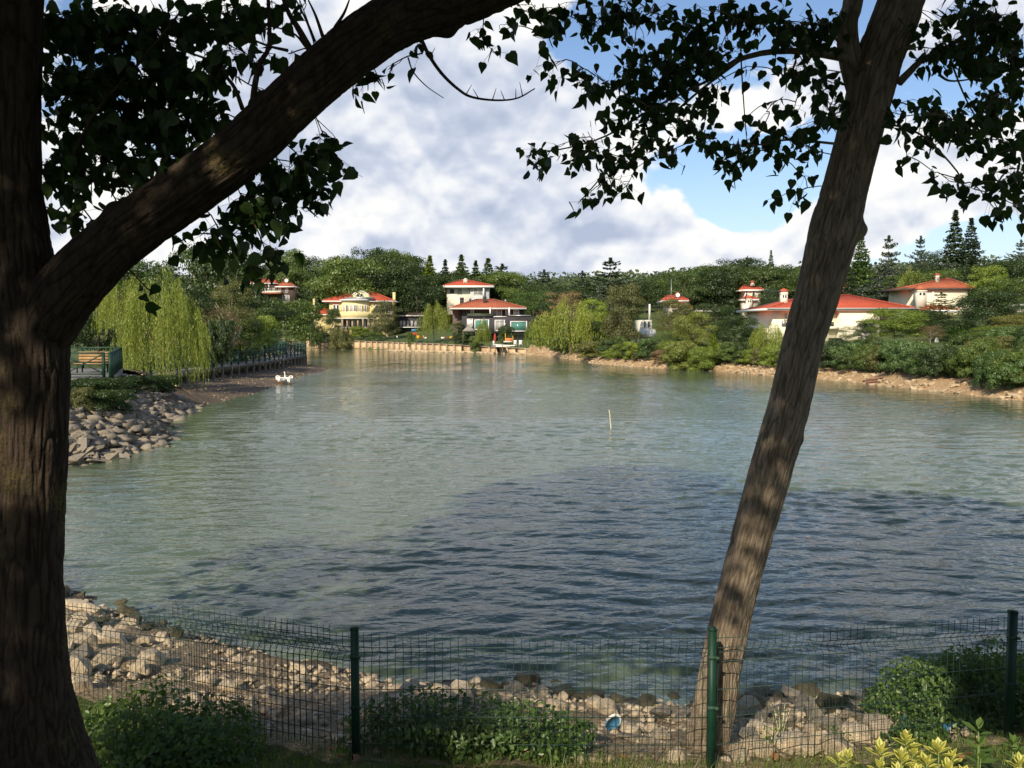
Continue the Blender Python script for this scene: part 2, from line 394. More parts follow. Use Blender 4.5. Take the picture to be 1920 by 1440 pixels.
# shoreline (x, y, rise a, over width b, further slope c, plateau p)
NR = (1.0, 3.8, .22, 2.6); RP = (1.75, 3.6, .05, 2.1); BE = (.42, 6., .12, 1.6); WA = (1.35, .8, .07, 3.6); RB = (.75, 1.6, .14, 2.6)
shore = []
for q in [(456, 1218), (547, 1240), (652, 1255), (735, 1283), (965, 1283), (1128, 1314), (1285, 1325), (1402, 1308), (1548, 1306), (1712, 1296), (1920, 1268)]:
    shore.append((*W2(*q), *NR))
shore += [(12, 10.2, *NR), (25, 9, *NR), (60, 8, *NR), (110, 12, *RB), (120, 30, *RB), (75, 42, *RB), (45, 44, *RB)]
for q in [(1920, 752), (1800, 738), (1700, 728), (1620, 718), (1535, 711), (1450, 705), (1400, 700), (1320, 694), (1250, 692), (1200, 688), (1130, 683), (1070, 674), (1030, 668)]:
    shore.append((*W2(*q), *RB))
WALL = [(2.2, 144), (-3.2, 150), (-8.3, 155), (-14.1, 162), (-24.3, 176.6), (-33, 187), (-42.3, 192), (-51.6, 197)]
shore += [(*q, *WA) for q in WALL]
shore += [(-60, 190, *BE), (-52, 160, *BE), (-42, 135, *BE), (-33, 114, *BE), (-25, 103, *BE), (-20.6, 95.5, *BE)]
for q in [(617, 692), (553, 710), (517, 724), (481, 737), (439, 747)]: shore.append((*W2(*q), *BE))
for q in [(384, 758), (367, 760), (337, 777), (303, 794), (309, 827), (275, 838), (239, 849), (189, 860), (131, 872)]: shore.append((*W2(*q), *RP))
shore += [(-15.5, 24.5, *RP), (-17, 21, *RP), (-15, 17.5, *NR), (-10.5, 15, *NR)]
for q in [(120, 1112), (219, 1146), (262, 1164), (346, 1186)]: shore.append((*W2(*q), *NR))
shore = np.array(shore); SX = shore[:, :2]; NS = len(shore)
def lake(x, y):
    """signed distance to the shoreline (+ on land) and interpolated bank profile"""
    sh = np.shape(x); p = np.stack([np.ravel(x), np.ravel(y)], 1).astype(float)
    best = np.full(len(p), 1e9); prof = np.zeros((len(p), 4)); ins = np.zeros(len(p), bool)
    for i in range(NS):
        a = SX[i]; b = SX[(i + 1) % NS]; ab = b - a
        t = np.clip(((p - a) @ ab) / (ab @ ab), 0, 1); q = a + t[:, None] * ab
        d = np.hypot(*(p - q).T); m_ = d < best
        best[m_] = d[m_]; prof[m_] = (shore[i, 2:] * (1 - t[:, None]) + shore[(i + 1) % NS, 2:] * t[:, None])[m_]
        c = ((a[1] > p[:, 1]) != (b[1] > p[:, 1])) & (p[:, 0] < (b[0] - a[0]) * (p[:, 1] - a[1]) / (b[1] - a[1] + 1e-12) + a[0])
        ins ^= c
    d = np.where(ins, -best, best)
    return d.reshape(sh), prof.reshape(*sh, 4)
def H(x, y, full=False):
    x = np.asarray(x, float); y = np.asarray(y, float)
    d, pr = lake(x, y); a, b, c, p = [pr[..., i] for i in range(4)]
    wob = (fbm(np.stack([x * .35, y * .35, x * 0], -1), 3) - .5) * 1.0 * sst(6, 20, np.abs(y))
    de = d + wob * .6 * sst(20, 60, y)
    t = np.clip(de / b, 0, 1)
    h = a * (t * (1.35 - .35 * t)) + c * np.maximum(0, de - b); h = np.minimum(h, p)
    h = np.where(de < 0, np.maximum(-2.5, de * .3), h)
    far = sst(25, 60, y + np.abs(x) * .25)
    h = h + far * 24 * (1 - np.exp(-np.maximum(0, d - 24) / 180.))
    h = h + (fbm(np.stack([x * .9, y * .9, x * 0 + 4], -1), 3) - .5) * .12 * sst(0, 1.5, d)
    return (h, d, pr) if full else h
def h1(x, y): return float(H(np.array([x]), np.array([y]))[0])
def warp(n, lo, hi, c, k):
    t = np.linspace(math.asinh((lo - c) / k), math.asinh((hi - c) / k), n); return c + k * np.sinh(t)
def grid(xs, ys, zf, name, m, cut=None, **kw):
    X, Y = np.meshgrid(xs, ys); Z = zf(X, Y)
    V = np.stack([X, Y, Z], -1).reshape(-1, 3); nx = len(xs); ny = len(ys)
    i = (np.arange(ny - 1)[:, None] * nx + np.arange(nx - 1)[None])
    Fq = np.stack([i, i + 1, i + nx + 1, i + nx], -1).reshape(-1, 4)
    return X, Y, link(name, mesh(name, V, Fq, m, True), **kw)
def zbase(X, Y):
    h, d, pr = H(X, Y, True)
    near = sst(13, 11, np.abs(X)) * sst(-4, -2, Y) * sst(17, 15.5, Y)
    strip = sst(5.5, 4., d) * (Y > 16)
    return h - .4 * np.maximum(near, strip * (pr[..., 2] < .3))
grid(warp(300, -900, 900, 0, 30), warp(330, -120, 1500, 60, 60), zbase, 'ground', M['lawn'], kind='structure')
bx = np.arange(-12.5, 12.51, .075); by = np.arange(-3.5, 16.5, .075)
def zb(X, Y):
    h, d, pr = H(X, Y, True)
    n = fbm(np.stack([X * 3, Y * 3, X * 0], -1), 4) - .5
    edge = sst(12.5, 11.5, np.abs(X)) * sst(-3.5, -2.6, Y)
    beach = sst(4.6, 3.4, d)
    return h + n * (.04 + .16 * beach) - .05 * (1 - edge)
X, Y, bank = grid(bx, by, zb, 'lakeside_bank', M['bank'], kind='structure')
dn, _ = lake(X, Y)
def vattr(o, name, arr):
    a = o.data.attributes.new(name, 'FLOAT', 'POINT'); a.data.foreach_set('value', np.ravel(arr).astype(np.float32))
def fence_y(x): return np.where(x < -1.1, 6.1 + (-1.1 - x) * .5, np.where(x > 1.4, 6.1 + (x - 1.4) * .25, 6.1))
vattr(bank, 'turf', sst(.12, -.12, Y - fence_y(X) + .12))
vattr(bank, 'wet', sst(.75, .1, dn))
def ribbon(name, i0, i1, m, din, dout, label=None, step=1.0):
    """strip of bank along shoreline vertices i0..i1"""
    pts = [SX[i % NS] for i in range(i0, i1 + 1)]
    P_ = spline(pts, int(sum(np.linalg.norm(np.diff(pts, axis=0), axis=1)) / step) + 2)
    T = np.gradient(P_, axis=0); T /= np.linalg.norm(T, axis=1)[:, None]; Nn = np.stack([T[:, 1], -T[:, 0]], 1)
    test, _ = lake(P_[:1, 0] + Nn[:1, 0] * 2, P_[:1, 1] + Nn[:1, 1] * 2)
    if test[0] < 0: Nn = -Nn
    ds = np.linspace(din, dout, 14); Q = P_[:, None] + Nn[:, None] * ds[None, :, None]
    Z = H(Q[..., 0], Q[..., 1]) + .02 + (fbm(np.stack([Q[..., 0] * 1.3, Q[..., 1] * 1.3, Q[..., 0] * 0], -1), 3) - .5) * .3 * (ds[None] > 0)
    Z[:, -1] -= .35
    V = np.concatenate([Q, Z[..., None]], -1).reshape(-1, 3); nx = 14; ny = len(P_)
    i = (np.arange(ny - 1)[:, None] * nx + np.arange(nx - 1)[None]); Fq = np.stack([i, i + 1, i + nx + 1, i + nx], -1).reshape(-1, 4)
    return link(name, mesh(name, V, Fq, m, True), kind='structure'), P_, Nn
idx = {n: None for n in ()}
iR0 = 17; iR1 = iR0 + 13
far_shore, FP, FN = ribbon('far_shore', iR0, iR1 + 1, M['soil'], -1.2, 3.6)
iw = iR1 + 1; ib = iw + len(WALL)
beach, BP, BN = ribbon('mud_beach', ib + 1, ib + 6 + 5, M['mud'], -1.5, 6.5)
ir = ib + 6 + 5
rip, RPp, RN = ribbon('riprap_slope', ir - 1, ir + 11, M['mud'], -1., 5.2)
def waves(x, y, cell):
    z = np.zeros_like(x); r = np.random.default_rng(12)
    warpx = x + 1.2 * (vn(np.stack([x * .35, y * .35, x * 0], -1)) - .5); warpy = y + 1.2 * (vn(np.stack([x * .35, y * .35, x * 0 + 7], -1)) - .5)
    calm = .45 + .9 * sst(.3, .7, fbm(np.stack([x * .05, y * .09, x * 0], -1), 3))
    for k in range(26):
        lam = 1.35 * .90 ** k; th = R(-90) + r.normal() * .42; kx, ky = math.cos(th) * 6.283 / lam, math.sin(th) * 6.283 / lam
        am = .0095 * lam ** .9 * r.uniform(.6, 1.3) * sst(1.8, 3.5, lam / cell)
        env = .35 + 1.3 * vn(np.stack([x / lam * .28 + k, y / lam * .45, x * 0 + k * 3.1], -1))
        ph = kx * warpx + ky * warpy + r.uniform(0, 6.28); z = z + am * env * (np.sin(ph) + .22 * np.cos(2 * ph))
    return z * calm * (1 - .75 * sst(16, 52, np.hypot(x, y)))
rr_ = np.exp(np.arange(math.log(8.2), math.log(240), .0036)); ta_ = np.linspace(R(-47), R(47), 470)
RR, TA = np.meshgrid(rr_, ta_, indexing='ij'); WX, WY = RR * np.sin(TA), RR * np.cos(TA)
WZ = waves(WX, WY, RR * .0036); dW, _ = lake(WX[::6, ::6], WY[::6, ::6])
nr_, nt_ = WX.shape; i = (np.arange(nr_ - 1)[:, None] * nt_ + np.arange(nt_ - 1)[None]); WF = np.stack([i, i + 1, i + nt_ + 1, i + nt_], -1).reshape(-1, 4)
WV = np.stack([WX, WY, WZ], -1).reshape(-1, 3); nW = len(WV)
WV = np.vstack([WV, [(-140, 0, -.07), (200, 0, -.07), (200, 240, -.07), (-140, 240, -.07)]]); WF = np.vstack([WF, [(nW, nW + 1, nW + 2, nW + 3)]])
link('lake_water', mesh('lake_water', WV, WF, M['water'], True), kind='structure')

# ================================================================= stones
def rock_mesh(name, seed, m, sx=1., sy=1., sz=.7, n=16, jag=.12):
    import bmesh
    r = np.random.default_rng(seed); p = r.normal(size=(n, 3)); p /= np.linalg.norm(p, axis=1)[:, None]
    p = np.clip(p * (1 + r.normal(size=(n, 1)) * jag), -.82, .82) * np.array([sx, sy, sz]) * .6
    bm = bmesh.new(); [bm.verts.new(q) for q in p]
    res = bmesh.ops.convex_hull(bm, input=bm.verts); bmesh.ops.delete(bm, geom=[v for v in bm.verts if not v.link_faces], context='VERTS')
    me = bpy.data.meshes.new(name); bm.to_mesh(me); bm.free(); me.materials.append(m); return me
RK = {k: [rock_mesh('stone_' + k, 10 * j + s, M[mm], *dims, n=nn, jag=jg) for s in range(7)]
      for j, (k, mm, dims, nn, jg) in enumerate([('pale', 'stone', (1.1, .95, .75), 26, .06), ('grey', 'stonegrey', (1.3, .9, .5), 9, .22), ('wet', 'stonedark', (1.1, 1, .65), 20, .08), ('tan', 'stonetan', (1.4, 1, .6), 14, .1)])}
def stone(kind, parent, x, y, s, sink=.25, tilt=.5, z=None):
    zz_ = (h1(x, y) if z is None else z) + s * (.3 - sink)
    me = random.choice(RK[kind])
    return link('stone', me, parent, (x, y, zz_), (random.uniform(-tilt, tilt), random.uniform(-tilt, tilt), random.uniform(0, 6.28)), (s * random.uniform(.85, 1.2), s * random.uniform(.8, 1.1), s * random.uniform(.8, 1.15)))
def pebbles(name, parent, m, pts, smin, smax, sink=.1):
    pts = np.asarray(pts); n = len(pts); z = H(pts[:, 0], pts[:, 1])
    r = np.random.default_rng(5); bv = []; 
    V0 = np.array([(1, 0, 0), (-.9, .2, .1), (.1, 1, -.1), (-.1, -.9, .1), (.1, 0, .8), (0, .1, -.7)]) * .5
    F0 = np.array([(0, 2, 4), (2, 1, 4), (1, 3, 4), (3, 0, 4), (2, 0, 5), (1, 2, 5), (3, 1, 5), (0, 3, 5)])
    s = smin + (smax - smin) * r.random(n) ** 3
    sc3 = np.stack([s * r.uniform(.8, 1.4, n), s * r.uniform(.7, 1.1, n), s * r.uniform(.4, .9, n)], 1)
    nr = np.array([[0, 0, 1.]]) + r.normal(size=(n, 3)) * .3
    V, Fq = scatter(V0, F0, np.column_stack([pts, z + s * sink]), frames(nr, r.uniform(0, 6.28, n)), sc3)
    return link(name, mesh(name, V, Fq, m), parent, kind='stuff')
def onbank(px, py):
    """ray to the near bank surface"""
    r = ray(px, py); t = 4.
    for _ in range(40):
        p = Vector((0, 0, CAMZ)) + r * t
        t += (p.z - h1(p.x, p.y)) * .8 / max(.2, abs(r.z)) * .8
    return p
# hand placed beach stones: (px, py, width px, kind)
BST = [(455, 1265, 40, 'pale')]
BST = [(145, 1215, 60, 'pale'), (175, 1190, 45, 'pale'), (210, 1205, 50, 'pale'), (160, 1228, 85, 'grey'), (135, 1260, 70, 'pale'), (145, 1290, 60, 'pale'),
       (200, 1240, 55, 'pale'), (285, 1240, 60, 'pale'), (260, 1255, 34, 'pale'), (385, 1280, 36, 'pale'), (430, 1292, 40, 'pale'), (470, 1315, 28, 'pale'),
       (470, 1262, 26, 'pale'), (518, 1320, 34, 'pale'), (560, 1280, 30, 'pale'), (250, 1165, 30, 'wet'), (140, 1140, 40, 'pale'), (230, 1180, 26, 'pale'), (135, 1180, 40, 'pale'), (190, 1165, 34, 'wet'),
       (690, 1277, 30, 'pale'), (697, 1289, 22, 'pale'), (690, 1335, 50, 'pale'), (722, 1328, 34, 'pale'), (756, 1320, 50, 'pale'), (775, 1298, 46, 'pale'), (772, 1290, 34, 'pale'),
       (818, 1300, 44, 'pale'), (806, 1318, 42, 'pale'), (836, 1312, 40, 'pale'), (862, 1300, 48, 'pale'), (890, 1282, 30, 'pale'), (875, 1312, 40, 'pale'), (850, 1330, 40, 'pale'),
       (862, 1270, 26, 'wet'), (848, 1257, 22, 'wet'), (928, 1270, 36, 'wet'), (925, 1258, 20, 'wet'), (920, 1290, 34, 'wet'), (904, 1298, 22, 'pale'), (950, 1285, 30, 'wet'), (985, 1278, 44, 'wet'), (965, 1292, 30, 'pale'),
       (1014, 1300, 34, 'pale'), (1040, 1288, 30, 'wet'), (1058, 1300, 36, 'wet'), (1042, 1330, 42, 'pale'), (1110, 1305, 44, 'wet'), (1118, 1322, 40, 'pale'), (1140, 1335, 44, 'pale'), (1160, 1315, 34, 'wet'),
       (1212, 1322, 40, 'wet'), (1240, 1340, 50, 'grey'), (1270, 1345, 40, 'grey'), (1180, 1372, 40, 'pale'), (1200, 1390, 60, 'grey'), (1240, 1385, 40, 'pale'), (1255, 1405, 60, 'grey'), (1205, 1412, 50, 'grey'), (1270, 1425, 50, 'pale'),
       (1400, 1325, 55, 'pale'), (1375, 1315, 40, 'wet'), (1410, 1310, 36, 'wet'), (1455, 1330, 50, 'grey'), (1430, 1345, 46, 'grey'), (1475, 1360, 70, 'grey'), (1405, 1365, 50, 'grey'), (1415, 1385, 60, 'grey'),
       (1520, 1340, 50, 'grey'), (1560, 1325, 50, 'wet'), (1605, 1315, 44, 'wet'), (1550, 1360, 55, 'grey'), (1600, 1345, 50, 'grey'), (1640, 1320, 50, 'grey'), (1670, 1330, 44, 'wet'), (1640, 1350, 46, 'stonebrown'),
       (1600, 1370, 46, 'grey'), (1680, 1350, 44, 'pale'), (1480, 1394, 60, 'pale'), (1420, 1410, 54, 'pale'), (1535, 1392, 62, 'pale'), (1600, 1385, 60, 'pale'), (1655, 1374, 60, 'pale'), (1505, 1402, 50, 'pale'), (1570, 1404, 60, 'pale'), (1385, 1418, 50, 'pale'),
       (1700, 1310, 40, 'wet'), (1740, 1300, 36, 'wet'), (1450, 1310, 34, 'wet'), (1500, 1318, 34, 'grey'), (1350, 1345, 40, 'grey')]
cnt = 0
for (px, py, wp, kd) in BST:
    p = onbank(px, py + wp * .12); s = wp * p.y / F * 1.0
    stone('grey' if kd == 'stonebrown' else kd, bank, p.x, p.y, s, .12, .35); cnt += 1
while cnt < 290:
    x = random.uniform(-9, 7); y = random.uniform(6.0, 14.5); d_, _ = lake(np.array([x]), np.array([y])); d_ = d_[0]
    if d_ < -.4 or y < fence_y(x) + .3: continue
    rocky = x > 1.6 or x < -4.2
    s = random.uniform(.05, .13) if not rocky else random.uniform(.12, .30)
    stone('wet' if d_ < .5 else ('grey' if x > 1.6 and random.random() < .6 else 'pale'), bank, x, y, s, .15); cnt += 1
q = np.column_stack([rng.uniform(-10, 8.5, 26000), rng.uniform(6, 15, 26000)]); dq, _ = lake(q[:, 0], q[:, 1])
q = q[(dq > -.35) & (q[:, 1] > fence_y(q[:, 0]) + .1)]
pebbles('gravel', bank, M['stone'], q, .020, .15)
# riprap
sm = ((RPp[:, 1] > 20) & (RPp[:, 1] < 50))
ids = np.where(sm)[0]; RPs = RPp[ids]; cand = []
for k in range(1100):
    i = random.choice(ids); d_ = random.uniform(-.5, 3.3); q_ = RPp[i] + RN[i] * d_ + rng.uniform(-.5, .5, 2); cand.append((q_[0], q_[1], random.uniform(.32, .78)))
cand.sort(key=lambda c: c[1])
for (x, y, s) in cand[:300]:
    stone('grey', rip, x, y, s, .18, .5)
V_ = []; 
mb = MB()
for (x, y, s) in cand[300:900]:
    me = random.choice(RK['grey']); Mx = Matrix.Translation((x, y, h1(x, y) + s * .1)) @ Matrix.Rotation(random.uniform(0, 6.28), 4, 'Z') @ Matrix.Rotation(random.uniform(-.5, .5), 4, 'X') @ Matrix.Scale(s, 4)
    mb.add([Mx @ v.co for v in me.vertices], [tuple(p.vertices) for p in me.polygons])
mb.build('stone', M['stonegrey'], rip, kind='stuff')
# far shore stones
ids = [i for i in range(len(FP)) if 45 < FP[i][1] < 145]
cs = []
for k in range(1000):
    i = random.choice(ids); d_ = random.uniform(-.3, 1.4); q_ = FP[i] + FN[i] * d_ + rng.uniform(-.5, .5, 2); cs.append((q_[0], q_[1], random.uniform(.12, .50) ** 1.2 * 1.1))
cs.sort(key=lambda c: -c[2] / c[1])
for (x, y, s) in cs[:300]: stone('tan', far_shore, x, y, s, .2, .3)
mb = MB()
for (x, y, s) in cs[300:]:
    me = random.choice(RK['tan']); Mx = Matrix.Translation((x, y, h1(x, y) + s * .1)) @ Matrix.Rotation(random.uniform(0, 6.28), 4, 'Z') @ Matrix.Scale(s, 4)
    mb.add([Mx @ v.co for v in me.vertices], [tuple(p.vertices) for p in me.polygons])
for k in range(160):                                   # rubble at the foot of the quay
    t = random.random() * 27; x = 3.5 - t; y = 143.6 + t * .93; s = random.uniform(.3, .9)
    me = random.choice(RK['tan']); Mx = Matrix.Translation((x + rng.normal() * .3, y - abs(rng.normal()) * .6 - .5, .05)) @ Matrix.Rotation(random.uniform(0, 6.28), 4, 'Z') @ Matrix.Scale(s, 4)
    mb.add([Mx @ v.co for v in me.vertices], [tuple(p.vertices) for p in me.polygons])
mb.build('stone', M['stonetan'], far_shore, kind='stuff')
q = []
for k in range(5000):
    i = random.randrange(len(BP)); q.append(BP[i] + BN[i] * random.uniform(-.2, 6) + rng.uniform(-.6, .6, 2))
pebbles('pebble', beach, M['stonetan'], q, .04, .22)

# ================================================================= tree prototypes (unit height, crown radius about .5)
def cards(pos, nrm, size, fold=True, asp=1.):
    n = len(pos); fr = frames(nrm, rng.uniform(0, 6.28, n)); s = np.asarray(size) * np.ones(n)
    return scatter(QV if not fold else LV, QF, pos, fr, np.stack([s * asp, s, s], 1))
def broad(seed, n, cs, base=.16, lobes=26, rough=.25, shape=1., lobr=(.11, .20), zs=1.):
    r = np.random.default_rng(seed); P_ = []; Nn = []
    L = []
    for i in range(lobes):
        t = r.random() ** .8; z = base + (1 - base) * (.12 + .8 * t)
        u = (z - base) / (1 - base); rad = .5 * math.sqrt(max(.02, 1 - abs(2 * u - .85) ** 2.2 / 1.9)) * (.95 if u < .5 else 1.) * shape
        a = r.uniform(0, 6.28); rr = rad * r.uniform(.35, .80)
        L.append((rr * math.cos(a), rr * math.sin(a), z, r.uniform(*lobr)))
    L.append((0, 0, .9, .13)); L.append((0, 0, .55, .3))
    wts = np.array([l[3] ** 2 for l in L]); wts /= wts.sum()
    k = r.choice(len(L), n, p=wts); L = np.array(L)[k]
    d = r.normal(size=(n, 3)); d /= np.linalg.norm(d, axis=1)[:, None]; d[:, 2] = np.where(d[:, 2] < -.3, -d[:, 2] * .6, d[:, 2])
    rr = L[:, 3] * (1 - np.abs(r.normal(size=n)) * .16 + r.normal(size=n) * .05)
    pos = L[:, :3] + d * (rr * (1 + rough * (vn(d * 3 + k[:, None]) - .5)))[:, None] * np.array([1, 1, .72 if zs > .5 else 1.15])
    pos[:, 2] = np.minimum(pos[:, 2], 1.02) * zs
    return cards(pos, d + r.normal(size=(n, 3)) * .38, cs * r.uniform(.6, 1.4, n))
def trunk_proto(seed, limbs=7, r0=.022, top=.8):
    r = np.random.default_rng(seed); m_ = MB()
    z = np.linspace(0, top, 8); ax = np.column_stack([np.cumsum(r.normal(size=8) * .008), np.cumsum(r.normal(size=8) * .008), z])
    ax[0] = 0; m_.tube(ax, r0 * (1 - z * .9), 7)
    for i in range(limbs):
        s = r.uniform(.2, .62); b = np.array([np.interp(s, z, ax[:, j]) for j in range(3)]); a = r.uniform(0, 6.28)
        e = b + np.array([math.cos(a) * .34, math.sin(a) * .34, r.uniform(.12, .3)]); mid = (b + e) / 2 + np.array([0, 0, -.03])
        m_.tube([b, mid, e], [r0 * .5, r0 * .32, r0 * .1], 5)
    return m_
def conifer(seed, n, cs, levels=26, rmax=.26, droop=.12, gap=0., power=.85, base=.06):
    r = np.random.default_rng(seed); pos = []; nr = []; sz = []
    br = []
    for i in range(levels):
        t = (i + r.uniform(-.3, .3)) / levels; z = base + (1 - base) * t; R_ = rmax * (1 - t) ** power * r.uniform(.75 - gap * .35, 1.12)
        nb = max(5, int(11 * (1 - t) + 4)); a0 = r.uniform(0, 6.28)
        for j in range(nb):
            if r.random() < gap * .35: continue
            a = a0 + j * 6.283 / nb + r.uniform(-.2, .2); l = R_ * r.uniform(.7, 1.1); br.append((z, a, l, droop * r.uniform(.5, 1.5)))
    W_ = np.array([b[2] + .03 for b in br]); W_ /= W_.sum(); k = r.choice(len(br), n, p=W_); B = np.array(br)[k]
    u = r.random(n) ** .7; wd = (1 - u) * .20 * B[:, 2] + .008
    side = r.normal(size=n) * wd; ca, sa = np.cos(B[:, 1]), np.sin(B[:, 1]); L_ = B[:, 2] * u
    z = B[:, 0] - B[:, 3] * L_ * 1.6 + .25 * L_ * u * (gap + .2) + r.normal(size=n) * .004 - np.abs(r.normal(size=n)) * .010
    pos = np.column_stack([L_ * ca - side * sa, L_ * sa + side * ca, z])
    tip = r.random(int(n * .03)); tp = np.column_stack([r.normal(size=(len(tip), 2)) * .006, .93 + tip * .075]); pos = np.vstack([pos, tp])
    nr = np.column_stack([pos[:, 0] * 1.6, pos[:, 1] * 1.6, np.full(len(pos), .55)]) + r.normal(size=(len(pos), 3)) * .4
    return cards(pos, nr, cs * r.uniform(.6, 1.4, len(pos)), asp=1.2)
def willow(seed, strands, per, cs, clumps=14, bottom=.0):
    r = np.random.default_rng(seed); pos = []; tip = []
    K = []
    for i in range(clumps):
        a = i * 2.4 + r.uniform(-.4, .4); rr = .44 * math.sqrt((i + .5) / clumps); K.append((rr * math.cos(a), rr * math.sin(a), .99 - 1.5 * rr ** 2 - r.uniform(0, .13), r.uniform(.045, .08), r.uniform(.3, .8) if rr < .3 else r.uniform(.5, 1.), r.uniform(0, 6.28)))
    for i in range(strands):
        k_ = K[r.integers(0, clumps)]; sp = r.normal(size=2) * k_[3]; x, y = k_[0] + sp[0], k_[1] + sp[1]; rad = math.hypot(x, y) + 1e-6
        top = k_[2] - 1.1 * (sp[0] ** 2 + sp[1] ** 2) / k_[3] - r.random() * .07; top = max(top, .3)
        ln = (top - bottom) * k_[4] * r.uniform(.35, 1.05); ln = min(ln, top - bottom)
        cx, cy = x / rad, y / rad; u = (np.arange(per) + r.random(per)) / per; ou = .07 * (1 - (1 - np.minimum(1, u * 2.5)) ** 2) * r.uniform(.3, 1.4)
        sw = .010 * np.sin(u * 6 + k_[5]) + r.normal(size=per) * .0045
        pz = top - ln * u ** 1.15 + .05 * np.sin(np.minimum(1, u * 5) * math.pi)
        pos.append(np.column_stack([x + cx * ou + sw, y + cy * ou + r.normal(size=per) * .0045, pz])); tip.append(np.column_stack([r.normal(size=per) * .4 + cx * .2, r.normal(size=per) * .4 + cy * .2, np.full(per, -1.)]))
    pos = np.vstack(pos); tip = np.vstack(tip); n = len(pos)
    fr = hang_frames(tip, None); s = cs * r.uniform(.5, 1.4, n)
    return scatter(LV, QF, pos, fr, np.stack([s * .7, s * 1.9, s], 1))
def palmfan(seed):
    m_ = MB(); r = np.random.default_rng(seed)
    for i in range(34):
        a = r.uniform(0, 6.28); el = r.uniform(-.5, 1.2); L_ = r.uniform(.16, .24)
        c = np.array([math.cos(a) * math.cos(el), math.sin(a) * math.cos(el), math.sin(el)]) * L_; o = np.array([0, 0, .8]); m = o + c
        side = np.cross(c, [0, 0, 1]); side /= np.linalg.norm(side) + 1e-6
        for j in range(11):
            t = (j - 5) / 5; d = c / L_ * math.cos(t * 1.3) + side * math.sin(t * 1.3); e = m + d * .15 + np.array([0, 0, -.03 * abs(t) - .03]); w_ = np.cross(d, [0, 0, 1]); w_ = w_ / (np.linalg.norm(w_) + 1e-6) * .008
            m_.add([m, m + d * .08 + w_, e, m + d * .08 - w_], [(0, 1, 2, 3)])
        m_.tube([o, m], [.004, .003], 3)
    return m_
def PM(name, vf, m, nr=.5, nz=True):
    V = vf[0]; q_ = np.percentile(np.hypot(V[:, 0], V[:, 1]), 96); V = V * np.array([nr / q_, nr / q_, 1 / np.percentile(V[:, 2], 99.8) if nz else 1]); return mesh(name, V, vf[1], m)
PR = {}
PR['broad'] = [PM('crown_broad', broad(s, 9500, .022, lobes=26 + 3 * s, zs=.8), M['dark']) for s in (1, 2, 3)]
PR['broadn'] = [PM('crown_broad_fine', broad(s, 19000, .0175, lobes=40, base=.06, zs=.75), M['dark']) for s in (11, 12, 13)]
PR['sparse'] = [PM('crown_sparse', broad(s, 11000, .0125, lobes=50, base=.12, lobr=(.07, .15)), M['olive']) for s in (21, 22)]
PR['bush'] = [PM('crown_bush', broad(s, 14000, .022, base=.0, lobes=24, shape=1., zs=.45), M['mid']) for s in (31, 32, 33)]
PR['spruce'] = [PM('crown_spruce', conifer(s, 12000, .020, 34, .24, .1, .1), M['spruce'], .5) for s in (41, 42)]
PR['cedar'] = [PM('crown_cedar', conifer(s, 8000, .019, 17, .36, -.02, .95, .62), M['spruce']) for s in (51, 52)]
PR['pine'] = [PM('crown_pine', broad(s, 9500, .020, base=.22, lobes=40, lobr=(.10, .19)), M['pine']) for s in (61,)]
PR['willow'] = [PM('crown_willow', willow(s, 700, 26, .016, 14), M['willow']) for s in (71, 72)]
PR['willown'] = [PM('crown_willow_near', willow(75, 1150, 40, .0105, 17), M['willow'])]
PR['bare'] = [trunk_proto(81, 26, .03, .9)]
TR = [mesh('trunk_mesh', np.concatenate(t.v), t.f, M['treebark'], True) for t in (trunk_proto(91), trunk_proto(92, 10), trunk_proto(93, 5))]
TRC = []
t = MB(); t.tube([(0, 0, 0), (0, 0, .98)], [.018, .002], 6); TRC = mesh('trunk_conifer', np.concatenate(t.v), t.f, M['treebark'], True)
TRP = mesh('trunk_pale', np.concatenate(trunk_proto(95, 16, .018).v), trunk_proto(95, 16, .018).f, M['palebark'], True)
def tree(px, top, Y, wpx, kind, mt, label, base_py=None, group=None, name=None, cat='tree', dz=0., trunkm=None, depth=1.):
    p = P(px, top, Y); z0 = h1(p.x, Y) - .2 if base_py is None else P(px, base_py, Y).z
    hgt = max(1., p.z - z0); wd = wpx * Y / F
    nm = name or {'broad': 'broadleaf_tree', 'broadn': 'broadleaf_tree', 'sparse': 'broadleaf_tree', 'bush': 'bush', 'spruce': 'spruce_tree', 'cedar': 'cedar_tree', 'pine': 'pine_tree', 'willow': 'weeping_willow', 'willown': 'weeping_willow'}[kind]
    root = thing(nm, label, cat, (p.x, Y, z0), 0, group)
    me = random.choice(PR[kind]); rz = random.uniform(0, 6.28)
    k = 1.
    o = link('crown', me, root, (0, 0, 0), (0, 0, rz), (wd * k, wd * k * depth, hgt))
    if mt: o.material_slots[0].link = 'OBJECT'; o.material_slots[0].material = M[mt]
    if kind != 'bush':
        tm = trunkm or (TRC if kind in ('spruce', 'cedar') else random.choice(TR))
        link('trunk', tm, root, (0, 0, 0), (0, 0, rz), (max(wd * .7, hgt * .35), max(wd * .7, hgt * .35), hgt))
    return root
